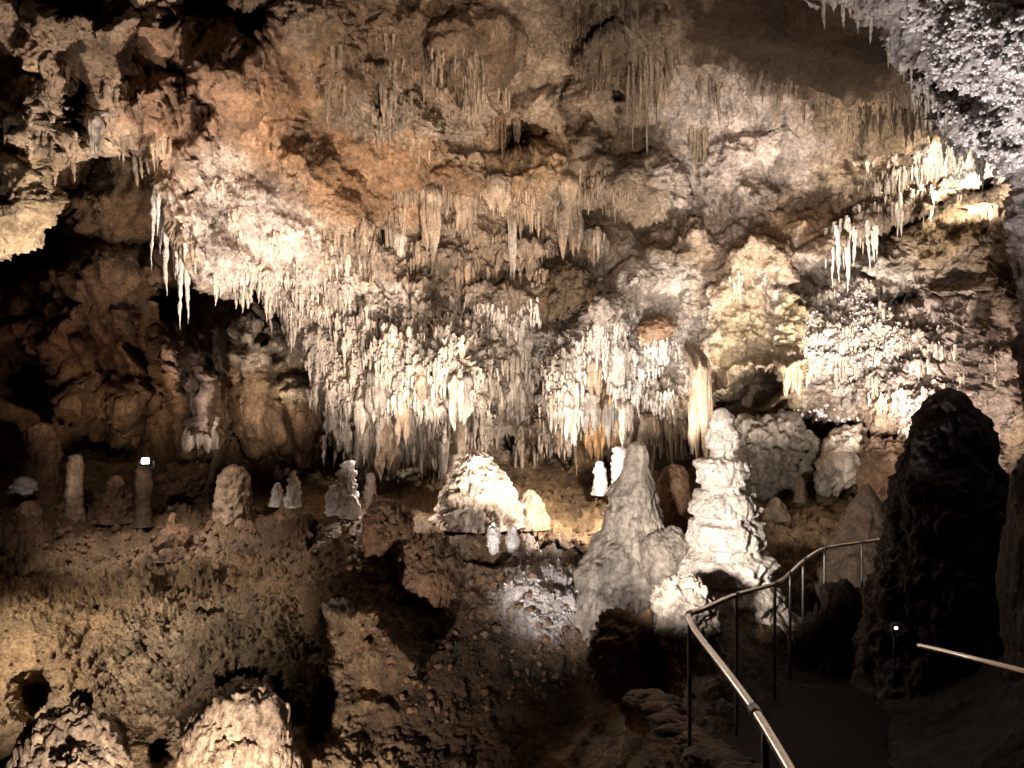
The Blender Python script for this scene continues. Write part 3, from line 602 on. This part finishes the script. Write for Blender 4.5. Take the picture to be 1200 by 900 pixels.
stalagmite('tall brightly lit stack of ragged pancake ledges', 852, [(482, 7), (490, 12), (508, 17), (527, 20), (529, 13), (538, 15), (541, 27), (552, 31), (568, 33), (570, 24), (576, 24), (579, 33), (592, 38), (604, 41), (606, 32), (612, 35), (615, 44), (640, 48), (642, 38), (650, 42), (653, 53), (676, 58), (678, 49), (690, 60), (712, 70), (740, 84)], 8.8, M_WHITE, top_px=843, amp=.10, fr=3.4, ledge=.06, seed=6, layers=9, ground=False)
stalagmite('grey shaded stalagmite between the cone and the lit stack', 790, [(548, 10), (560, 16), (585, 20), (620, 26)], 11.6, M_BROWN, amp=.08, seed=7)
stalagmite('big dark knobby stalagmite silhouetted against the lit wall', 1122, [(460, 9), (468, 22), (484, 32), (500, 40), (520, 48), (545, 52), (570, 62), (600, 66), (640, 76), (700, 92), (900, 120)], 6.8, M_UNLIT, top_px=1108, amp=.13, fr=2.8, coral=.03, seed=8, ground=False)
stalagmite('small smooth dark cone beside the handrail end', 1016, [(570, 2), (580, 8), (592, 16), (610, 27), (634, 41), (670, 56), (730, 66)], 9.7, M_DARK, amp=.09, fr=3, ledge=.03, seed=9, ground=False)
stalagmite('thin ringed stalagmite leaning in front of the recess', 87, [(536, 6), (548, 9), (575, 9), (600, 10), (614, 13)], 12.6, M_TAN, top_px=91, amp=.03, fr=6, ledge=.025, seed=10, layers=12)
stalagmite('stout rough stalagmite in the shade below the hanging stump', 273, [(550, 11), (560, 17), (580, 19), (605, 21), (622, 26)], 12.8, M_TAN, amp=.07, fr=5, ledge=.03, seed=11, layers=7)
stalagmite('smooth dark stalagmite post holding up the floodlight', 168, [(550, 9), (565, 10), (590, 9), (618, 12)], 13.6, M_DARK, amp=.04, seed=12)
stalagmite('rough brown cone beside the floodlight post', 137, [(560, 5), (575, 10), (592, 17), (612, 24)], 13.3, M_BROWN, amp=.12, fr=5, coral=.06, seed=13)
stalagmite('blunt reddish stub on the near rim of the recess floor', 33, [(592, 10), (602, 14), (622, 15), (636, 18)], 11.2, M_BROWN, amp=.05, seed=14)
stalagmite('low tiered brown cone in the middle of the recess floor', 203, [(604, 3), (613, 8), (624, 15), (638, 21), (652, 30)], 11.9, M_BROWN, amp=.07, ledge=.07, seed=15, layers=5)
stalagmite('dim ribbed stalagmite far back in the recess', 48, [(500, 12), (520, 18), (550, 20), (590, 24)], 15.2, M_BROWN, amp=.1, ledge=.04, seed=16, layers=9)
stalagmite('knobby white coral spire at the rim beside the black gap', 405, [(543, 4), (552, 8), (566, 9), (584, 11), (606, 15)], 11.6, M_POP, top_px=412, amp=.06, fr=7, coral=.09, seed=17)
stalagmite('stubby white coral knob left of the coral spire', 392, [(570, 4), (582, 8), (606, 10)], 11.4, M_POP, amp=.05, fr=7, coral=.07, seed=18)
stalagmite('thin white coral finger right of the coral spire', 434, [(557, 4), (570, 6), (585, 6), (600, 9)], 11.5, M_POP, amp=.05, fr=7, coral=.07, seed=19)
stalagmite('short coral nub in front of the coral finger', 414, [(583, 3), (592, 6), (610, 8)], 11., M_POP, amp=.04, fr=7, coral=.06, seed=20)
stalagmite('white coral finger pointing up on the recess rim', 343, [(554, 3), (566, 6), (580, 8), (596, 9)], 12.2, M_POP, top_px=347, amp=.05, fr=7, coral=.08, seed=21)
stalagmite('low white coral lump beside the coral finger of the recess rim', 325, [(568, 4), (578, 6), (594, 9)], 12.2, M_POP, amp=.05, fr=7, coral=.07, seed=22)
for i, (x, y, h, w_, lab) in enumerate([(938, 585, 24, 8, 'short pale peg right of the big round boulder'), (910, 606, 20, 14, 'flat topped pale stump right of the lit stack'), (620, 612, 34, 22, 'rough pale lump leaning on the flowstone mound')]):
    stalagmite(lab, x, [(y-h, w_*.35), (y-h*.7, w_*.7), (y-h*.3, w_*.85), (y+6, w_*1.2)], 10.9 if x > 700 else 11.4, M_TAN, amp=.05, fr=6, seed=30+i)

# ------------------------------------------------------------------ boulders
boulder('big round boulder with a white coral crust in front of the cavity', 905, 532, 11.8, 46, 46, 46, M_GREY, amp=.34, coral=.05, seed=1, ground=True)
boulder('pale leaning boulder under the layered wall beside the round one', 984, 542, 11.2, 25, 44, 34, M_CREAM, amp=.45, seed=2, rot=-18, ground=True)
boulder('ledged brown rock between the tilted boulder and dark stalagmite', 1045, 552, 11., 34, 44, 34, M_BROWN, amp=.4, coral=.06, strata=.06, seed=3, ground=True)
boulder('white crusted rock right behind the corner of the handrail', 802, 724, 7.4, 36, 44, 34, M_GREY, amp=.26, fr=2.4, coral=.05, seed=4)
boulder('dark ragged rock above the curb stones', 735, 770, 7.6, 44, 52, 40, M_BROWN, amp=.28, fr=2.4, coral=.04, seed=5)
boulder('draped grey rock at the foot of the lit stack', 782, 662, 8.9, 34, 44, 36, M_GREY, amp=.2, strata=.05, seed=6, ground=True)
boulder('rough dark rock at the top of the slope below the coral spires', 452, 622, 10.4, 26, 38, 30, M_BROWN, amp=.3, fr=2.6, coral=.05, seed=7, ground=True)
boulder('dark rough crag on the slope above the black pit', 502, 672, 9.9, 34, 44, 34, M_BROWN, amp=.26, fr=2.6, coral=.05, seed=8, ground=True)
boulder('white coral lump at the left top of the crusted mound', 578, 632, 10.2, 8, 16, 10, M_POP, amp=.3, coral=.06, seed=9, sub=4, ground=True)
boulder('white coral lump in the middle of the crusted mound top', 601, 636, 10.1, 7, 18, 10, M_POP, amp=.3, coral=.06, seed=10, sub=4, ground=True)
boulder('pale lit rock wedged in the recess wall beside the fringe', 346, 455, 15.0, 20, 14, 18, M_TAN, amp=.3, seed=11, rot=-20)
boulder('large dim rounded rock low on the recess wall', 352, 500, 15.3, 36, 44, 26, M_BROWN, amp=.3, seed=12)
boulder('unlit black rock at the brink of the path in front of the wall', 1228, 690, 5.2, 46, 180, 60, M_UNLIT, amp=.15, coral=.03, seed=13)
boulder('long dark low rock bank beside the path', 1005, 772, 7.9, 84, 84, 40, M_UNLIT, amp=.4, coral=.05, seed=14)
boulder('grey angular block stuck on the bright slope', 710, 362, ysurf(710, 362, -.1), 21, 20, 20, M_GREY, amp=.25, seed=15, rot=35)
boulder('brown block stuck on the bright slope right of the grey one', 768, 386, ysurf(768, 386, -.1), 22, 14, 20, M_BROWN, amp=.22, seed=16)
boulder('white coral clump on the recess floor at its far side', 28, 570, 13.2, 17, 10, 12, M_POP, amp=.4, coral=.1, seed=17, sub=4, ground=True)
boulder('dim brown rock to the right of the floodlight', 232, 566, 14.2, 34, 26, 28, M_BROWN, amp=.4, coral=.06, seed=18, ground=True)
boulder('pale popcorn mound below the slope beside the widest black hollow', 82, 925, 6.55, 66, 100, 50, M_TAN, amp=.18, fr=2.2, coral=.03, seed=19, name='popcorn_mound', cat='mound', sub=6)
boulder('golden popcorn mound in the middle of the lower slope between black hollows', 283, 905, 6.75, 66, 104, 50, M_TAN, amp=.18, fr=2.2, coral=.03, seed=20, name='popcorn_mound', cat='mound', sub=6)

# ------------------------------------------------------------------ dense small stalactites and coral crust: uncountable, one object each
def many(name, mat, label, spots, kind='stalactite'):
    V, Fc, n = [], [], 0
    for p, L, r in spots:
        if kind == 'stalactite': v, f = stal_verts(L, r, int(rng.integers(1 << 30)), 6, 7)
        else:
            v, f = BLOB; v = v*r*(.7+.6*rng.random(3))*(1+.3*rng.normal(size=(len(v), 1)))
        V.append(v+p); Fc.append(f+n); n += len(v)
    return tag(mesh_np(name, np.concatenate(V), np.concatenate(Fc), mat), label, None, None, 'stuff')
bm = bmesh.new(); bmesh.ops.create_icosphere(bm, subdivisions=2, radius=1)
BLOB = (np.array([v.co for v in bm.verts]), np.array([[v.index for v in f.verts] for f in bm.faces])); bm.free()

def scatter(sheet, zones):
    out = []
    for (px, py, rx, ry, rot, n, L0, L1, r0, r1) in zones:
        a_ = math.radians(rot); nc = max(3, n//9); cid = rng.integers(nc, size=n); a = rng.random(nc)*6.283; d = np.sqrt(rng.random(nc))
        lf = np.exp(rng.normal(size=nc)*.5)[cid]; sg = rng.uniform(2, 9, nc)[cid]                 # clumps, each with a size of its own
        u = (np.cos(a)*d*rx)[cid]+rng.normal(size=n)*sg; v = (np.sin(a)*d*ry)[cid]+rng.normal(size=n)*sg*.6
        x = px+u*math.cos(a_)-v*math.sin(a_); y = py+u*math.sin(a_)+v*math.cos(a_)
        ii = sheet.idx(x, y)
        ok = sheet.keep[ii]
        for i, lk in zip(ii[ok], lf[ok]):
            p = sheet.P[i].astype(float); s = p[1]/F*min(1.9, lk); t = rng.random()**1.6
            L = (L0+(L1-L0)*t)*s; r = (r0+(r1-r0)*t)*s
            out.append((p+sheet.N[i]*r*.4+np.array([0, 0, L*.12]), L, r))
    return out
many('small_stalactites', M_CREAM, 'countless short cream stalactites bristling over the central wall',
     scatter(M, [(450, 450, 90, 85, -10, 2800, 3, 19, .9, 2.5), (540, 440, 50, 95, 0, 1300, 3, 18, .9, 2.4), (400, 380, 80, 55, 35, 1000, 3, 14, .8, 1.9), (620, 470, 60, 60, 0, 450, 6, 26, 1, 2.4), (300, 290, 40, 100, -35, 350, 4, 14, 1, 2),
                 (1060, 215, 70, 24, -18, 260, 8, 30, 1, 2.2), (1000, 390, 70, 70, 0, 600, 3, 18, .8, 1.8), (1090, 440, 80, 70, 0, 500, 4, 20, .9, 2.)]))
many('small_white_stalactites', M_WHITE, 'countless short white stalactites over the brightest slope',
     scatter(M, [(700, 450, 50, 75, 15, 1300, 3, 17, .9, 2.4), (770, 450, 34, 60, 0, 500, 3, 14, .9, 2), (570, 370, 60, 20, 0, 300, 4, 14, .9, 2)])
     +scatter(Gs, [(1080, 110, 50, 20, 45, 150, 5, 22, 1, 2.2)]))
many('small_brown_stalactites', M_TAN, 'countless short brown stalactites high on the dim wall',
     scatter(M, [(480, 100, 120, 60, 10, 350, 5, 22, 1, 2.2), (700, 60, 100, 40, 0, 220, 5, 26, 1, 2.2), (450, 290, 80, 30, 0, 260, 6, 28, 1, 2.4), (600, 290, 80, 40, 0, 300, 4, 20, .9, 2.), (560, 240, 110, 30, 0, 180, 4, 22, .9, 2.), (680, 250, 60, 50, 0, 120, 4, 22, .9, 2.), (150, 150, 60, 50, 0, 80, 5, 20, 1, 2.4), (740, 510, 60, 30, 0, 220, 6, 30, 1.2, 2.8), (1050, 130, 60, 14, 0, 160, 5, 22, 1, 2), (60, 130, 60, 60, 0, 100, 5, 18, 1, 2.4)]))
def crust(sheet, zones):
    out = []
    for (px, py, rx, ry, rot, n, r0, r1) in zones:
        a = rng.random(n)*6.283; d = np.sqrt(rng.random(n)); a_ = math.radians(rot)
        u = np.cos(a)*d*rx; v = np.sin(a)*d*ry
        ii = sheet.idx(px+u*math.cos(a_)-v*math.sin(a_), py+u*math.sin(a_)+v*math.cos(a_))
        for i in ii[sheet.keep[ii]]:
            p = sheet.P[i].astype(float); r = (r0+(r1-r0)*rng.random()**2)*p[1]/F
            out.append((p+sheet.N[i]*r*.5, 0, r))
    return out
many('coral_crust', M_POP, 'white coral nodules crusting the low ceiling and mounds',
     crust(Gs, [(1160, 90, 70, 110, -20, 2200, 1., 3.4), (1130, 30, 70, 40, 0, 500, 1, 3)])+crust(M, [(960, 500, 50, 20, 0, 160, 1, 3), (1000, 390, 60, 50, 0, 300, .8, 2.2)])+crust(Fl, [(640, 680, 46, 50, 10, 150, .8, 1.8), (410, 590, 30, 16, 0, 90, 1, 2.4)]), 'blob')

many('floor_rubble', M_BROWN, 'loose brown rubble and crust scattered over the cave floor',
     crust(Fl, [(180, 625, 220, 34, 0, 420, 1.2, 5), (250, 660, 180, 20, 0, 160, 1, 3.5), (450, 660, 90, 60, 0, 220, 1.2, 5), (660, 610, 80, 34, 0, 160, 1, 4), (560, 760, 140, 90, 0, 200, 1.2, 5), (930, 610, 80, 26, 0, 120, 1, 4), (200, 760, 200, 80, 0, 160, 1, 3)]), 'blob')

# ------------------------------------------------------------------ path, curb, handrails, lamps
def tube(name, pts, r, mat, parent=None, ns=12, sub=10):
    p = np.array(pts, float); n = len(p); P_ = []
    for i in range(n-1):                                                  # Catmull-Rom
        a, b, c, d = p[max(i-1, 0)], p[i], p[i+1], p[min(i+2, n-1)]
        for t in np.linspace(0, 1, sub, endpoint=False):
            P_.append(.5*((2*b)+(-a+c)*t+(2*a-5*b+4*c-d)*t*t+(-a+3*b-3*c+d)*t**3))
    P_ = np.array(P_+[p[-1]]); T = np.gradient(P_, axis=0); T /= np.linalg.norm(T, axis=1, keepdims=True)
    up = np.array([0, 0, 1.]) if abs(T[0, 2]) < .9 else np.array([1., 0, 0])
    A = np.cross(T, up); A /= np.linalg.norm(A, axis=1, keepdims=True); B = np.cross(T, A)
    th = np.linspace(0, 2*np.pi, ns, endpoint=False)
    v = (P_[:, None]+r*(np.cos(th)[None, :, None]*A[:, None]+np.sin(th)[None, :, None]*B[:, None])).reshape(-1, 3)
    m = len(P_); f = gridfaces(m, ns, True).tolist()+[list(range(ns))[::-1], list(range((m-1)*ns, m*ns))]
    if parent: v = v-np.array(parent.location)
    me = bpy.data.meshes.new(name); me.from_pydata(v.tolist(), [], f); me.polygons.foreach_set('use_smooth', [True]*len(f)); me.materials.append(mat); me.update()
    o = bpy.data.objects.new(name, me); return link(o, parent)

def rail(label, pts, posts, r=.021):
    W = [P3(*p) for p in pts]
    root = empty('handrail', (W[0][0], W[0][1], W[0][2]-.97)); tag(root, label, 'handrail')
    tube('rail', W, r, M_STEEL, root)
    for q, h in posts:
        b = P3(*q)-np.array([0, 0, .01])
        tube('post', [b, b-np.array([0, 0, h*.5]), b-np.array([0, 0, h])], .012, M_POST, root, 10, 3)
    for q, h in posts:
        b = np.array(P3(*q)); i = int(np.argmin([np.linalg.norm(w_-b) for w_ in W])); d_ = W[min(i+1, len(W)-1)]-W[max(i-1, 0)]; d_ = d_/np.linalg.norm(d_)*.035
        tube('collar', [W[i]-d_, W[i], W[i]+d_], r*1.22, M_POST, root, 12, 2)
    return root
rail('bright steel handrail that turns a corner and runs up past the lit stack',
     [(962, 965, 1.75), (925, 900, 2.1), (885, 834, 2.6), (848, 783, 3.15), (824, 752, 3.75), (811, 733, 4.2), (808, 720, 4.45), (826, 713, 4.75), (863, 697, 5.4), (908, 684, 6.5), (925, 672, 7.3), (943, 656, 7.8), (966, 643, 8.2), (1010, 636, 8.5), (1056, 629, 8.8)],
     [((808, 721, 4.45), 1.0), ((863, 698, 5.4), 1.0), ((908, 685, 6.5), 1.0), ((926, 672, 7.3), 1.0), ((941, 658, 7.7), 1.), ((966, 644, 8.2), 1.), ((1010, 637, 8.5), 1.), ((897, 853, 2.45), .95)], .017)
rail('lone steel handrail on the far side of the black path', [(1077, 757, 3.3), (1100, 762, 3.12), (1140, 772, 2.86), (1200, 787, 2.6), (1290, 812, 2.3)], [((1250, 801, 2.42), .95)], .011)

pz = lambda Y: float(np.interp(Y, [0, 2.1, 4.4, 6.5, 8, 10, 14], [0, -.42, -.72, -1.08, -1.46, -1.54, -1.95]))
cl = np.array([(1.0, -.5), (1.15, 1.4), (1.55, 3.2), (1.85, 5.2), (3.2, 7.6), (4.6, 10), (6.6, 12.4)])
tt = np.linspace(0, len(cl)-1, 60); cx = np.interp(tt, range(len(cl)), cl[:, 0]); cyy = np.interp(tt, range(len(cl)), cl[:, 1])
pv = []
for x, y in zip(cx, cyy):
    for k in np.linspace(-.62, .62, 9): pv.append((x+k, y-k*.12, pz(y)+.02*(1-(k/.62)**2)))
tag(mesh_np('path', pv, gridfaces(60, 9), M_PATH), 'unlit dark paved path', None, None, 'structure')
for i in range(16):
    t = i/15; x = 750+112*t+rng.normal()*6; y = 815+95*t**1.15+rng.normal()*3; Y = 5.7-1.9*t
    boulder('flat worn curb stone laid along the near side of the path', x, y, Y, 19+9*t+rng.normal()*3, 4+2.5*t, 17+8*t, M_DARK if i % 3 else M_BROWN, amp=.3, seed=50+i, name='curb_stone', cat='curb stone', sub=4, group='flat stones along the path curb', rot=rng.normal()*7)

fl = empty('floodlight', P3(170, 548, 13.3)); tag(fl, 'small white lit floodlight on the dark post in the recess', 'floodlight')
def box(name, mat, s, loc, parent, rot=(0, 0, 0), bev=.01):
    bm = bmesh.new(); bmesh.ops.create_cube(bm, size=1); bmesh.ops.scale(bm, vec=s, verts=bm.verts)
    bmesh.ops.bevel(bm, geom=bm.edges[:], offset=bev, segments=2, affect='EDGES')
    me = bpy.data.meshes.new(name); bm.to_mesh(me); bm.free(); me.materials.append(mat)
    o = bpy.data.objects.new(name, me); o.location = loc; o.rotation_euler = rot; return link(o, parent)
h = box('housing', M_LAMP, (.13, .12, .11), (0, .05, .11), fl, (-.15, 0, .15))
box('lens', M_LENS, (.12, .012, .09), (0, -.064, 0), h, bev=.004)
tube('bracket', [P3(170, 548, 13.3)+np.array(q) for q in ((-.12, .05, .11), (-.12, .05, .0), (.12, .05, .0), (.12, .05, .11))], .012, M_LAMP, fl, 8, 3)
ml = empty('path_light', P3(1050, 742, 5.4)); tag(ml, 'tiny white marker light low in the dark beside the path', 'path light')
h2 = box('housing', M_LAMP, (.05, .04, .07), (0, .02, .03), ml, bev=.006); box('lens', M_LED, (.022, .01, .016), (0, -.02, .006), h2, bev=.003)
tube('stake', [P3(1050, 742, 5.4)+np.array((0, .02, -.4)), P3(1050, 742, 5.4)+np.array((0, .02, 0))], .008, M_LAMP, ml, 8, 3)


def spot(name, src, dst, power, cone=80, blend=.6, col=(1, .86, .70), size=.08):  # unseen spots: inferred cave lamps, plus fill lights added in open air
    l = bpy.data.lights.new(name, 'SPOT'); l.energy = power; l.spot_size = math.radians(cone); l.spot_blend = blend
    l.color = col; l.shadow_soft_size = size
    o = bpy.data.objects.new(name, l); a = Vector(P3(*src)); b = Vector(P3(*dst)); o.location = a
    o.rotation_euler = (b-a).to_track_quat('-Z', 'Y').to_euler(); return link(o)
WARM = (1, .86, .74); NEUT = (1, .92, .84); COOL = (1., .95, .92)
spot('cave_or_fill_spot', (480, 560, 10.4), (430, 340, 14.0), 420, 90, .9, NEUT)
spot('cave_or_fill_spot', (592, 540, 12.8), (532, 480, 14.0), 20, 110, .9, NEUT)
spot('cave_or_fill_spot', (660, 560, 11.2), (745, 350, 14.3), 330, 78, .9, (1, .94, .88))
spot('cave_or_fill_spot', (690, 555, 13.1), (705, 440, 14.3), 80, 100, .9, (1, .95, .9))
spot('cave_or_fill_spot', (590, 640, 9.4), (540, 310, 14.5), 1500, 74, .9, WARM)
spot('cave_or_fill_spot', (345, 570, 10.6), (255, 280, 12), 1300, 62, .9, (1, .90, .80))
spot('cave_or_fill_spot', (690, 760, 6.4), (400, 190, 13), 2600, 62, .9, WARM)
spot('cave_or_fill_spot', (905, 640, 9.6), (880, 230, 13.5), 1600, 75, .9, NEUT)
spot('cave_or_fill_spot', (700, 690, 5.6), (840, 590, 8.7), 1000, 54, .8, NEUT)
spot('cave_or_fill_spot', (885, 610, 9.7), (945, 520, 11.4), 90, 100, .9, NEUT)
spot('cave_or_fill_spot', (1075, 600, 9.2), (1120, 420, 11), 420, 85, .9, WARM)
spot('cave_or_fill_spot', (1065, 540, 9.6), (985, 370, 13), 1300, 72, .9, NEUT)
spot('cave_or_fill_spot', (1125, 216, 11.2), (1150, 195, 12.6), 700, 100, .8, (1, .92, .8))
spot('cave_or_fill_spot', (1160, 560, 5.4), (1150, 60, 6.6), 420, 95, .9, COOL)
spot('cave_or_fill_spot', (960, 780, 6.0), (1150, 70, 6.5), 650, 45, .8, COOL)  # second upward spot, added to brighten the whole crusted ceiling
spot('cave_or_fill_spot', (200, 1150, 4.3), (200, 740, 8.6), 800, 120, .8, WARM)
spot('cave_or_fill_spot', (-420, 560, 5.4), (115, 745, 8.5), 1150, 50, .9, WARM)  # extra broad light added for the left slope, out of view
spot('cave_or_fill_spot', (150, 430, 10.8), (200, 650, 11.9), 420, 80, .9, WARM)
spot('cave_or_fill_spot', (170, 541, 13.0), (150, 620, 12.2), 8, 150, .8, NEUT)
spot('cave_or_fill_spot', (140, 500, 12.0), (140, 360, 17), 520, 80, .9, (1, .72, .52))  # glow added for the recess wall, hung in mid-air
spot('cave_or_fill_spot', (300, 520, 12.0), (280, 420, 15.6), 280, 70, .9, WARM)  # mid-air light added for the right face of the recess
spot('cave_or_fill_spot', (600, 800, 6.6), (648, 662, 9.4), 330, 58, 1., (1, .95, .93))
spot('cave_or_fill_spot', (610, 655, 9.0), (560, 575, 12.2), 30, 40, .7, NEUT)  # added spot without a real fitting, brightens the flowstone mound
spot('cave_or_fill_spot', (735, 535, 10.6), (640, 610, 12.5), 700, 100, .9, WARM)  # unseen fill added over the middle floor
spot('cave_or_fill_spot', (-90, 420, 7.6), (30, 200, 8.5), 160, 90, .8, WARM)
spot('cave_or_fill_spot', (280, 540, 8.4), (110, 110, 9.4), 1600, 70, .9, WARM)  # added to lift the dim rock at upper left

spot('cave_or_fill_spot', (60, 420, 10.3), (120, 585, 13.2), 130, 60, .9, WARM)  # mid-air light added for the small recess stalagmites
spot('cave_or_fill_spot', (440, 730, 8.8), (400, 580, 11.6), 150, 36, .9, NEUT)

spot('cave_or_fill_spot', (772, 548, 12.0), (840, 300, 14.2), 300, 70, .9, NEUT)
spot('cave_or_fill_spot', (440, 510, 12.6), (480, 640, 11.0), 220, 110, .9, WARM)  # downward fill added for the floor left of the mound

spot('cave_or_fill_spot', (1050, 200, 4.6), (868, 800, 2.9), 60, 26, 1., NEUT)  # narrow light added only to brighten the near handrail

spot('cave_or_fill_spot', (870, 430, 8.5), (880, 260, 14), 800, 56, 1., NEUT)  # fill added in mid-cave for the dark band of right wall
spot('cave_or_fill_spot', (900, 500, 3.0), (640, 240, 14), 1700, 62, 1., WARM)  # frontal fill added near the camera to soften the whole wall

w = bpy.data.worlds.new('World'); SC.world = w; w.use_nodes = True
w.node_tree.nodes['Background'].inputs[0].default_value = (1, .8, .6, 1); w.node_tree.nodes['Background'].inputs[1].default_value = .002
cam = bpy.data.cameras.new('camera'); co = bpy.data.objects.new('camera', cam); link(co)
co.location = (0, 0, CZ); co.rotation_euler = (math.pi/2, 0, 0); cam.sensor_width = 36; cam.lens = 27; cam.clip_end = 200; cam.clip_start = .05
SC.camera = co
SC.view_settings.view_transform = 'Standard'; SC.view_settings.look = 'None'; SC.view_settings.exposure = .35; SC.view_settings.gamma = 1
cy = SC.cycles; cy.use_denoising = True; cy.max_bounces = 4; cy.diffuse_bounces = 3; cy.glossy_bounces = 2; cy.caustics_reflective = False; cy.caustics_refractive = False
cy.sample_clamp_indirect = 4
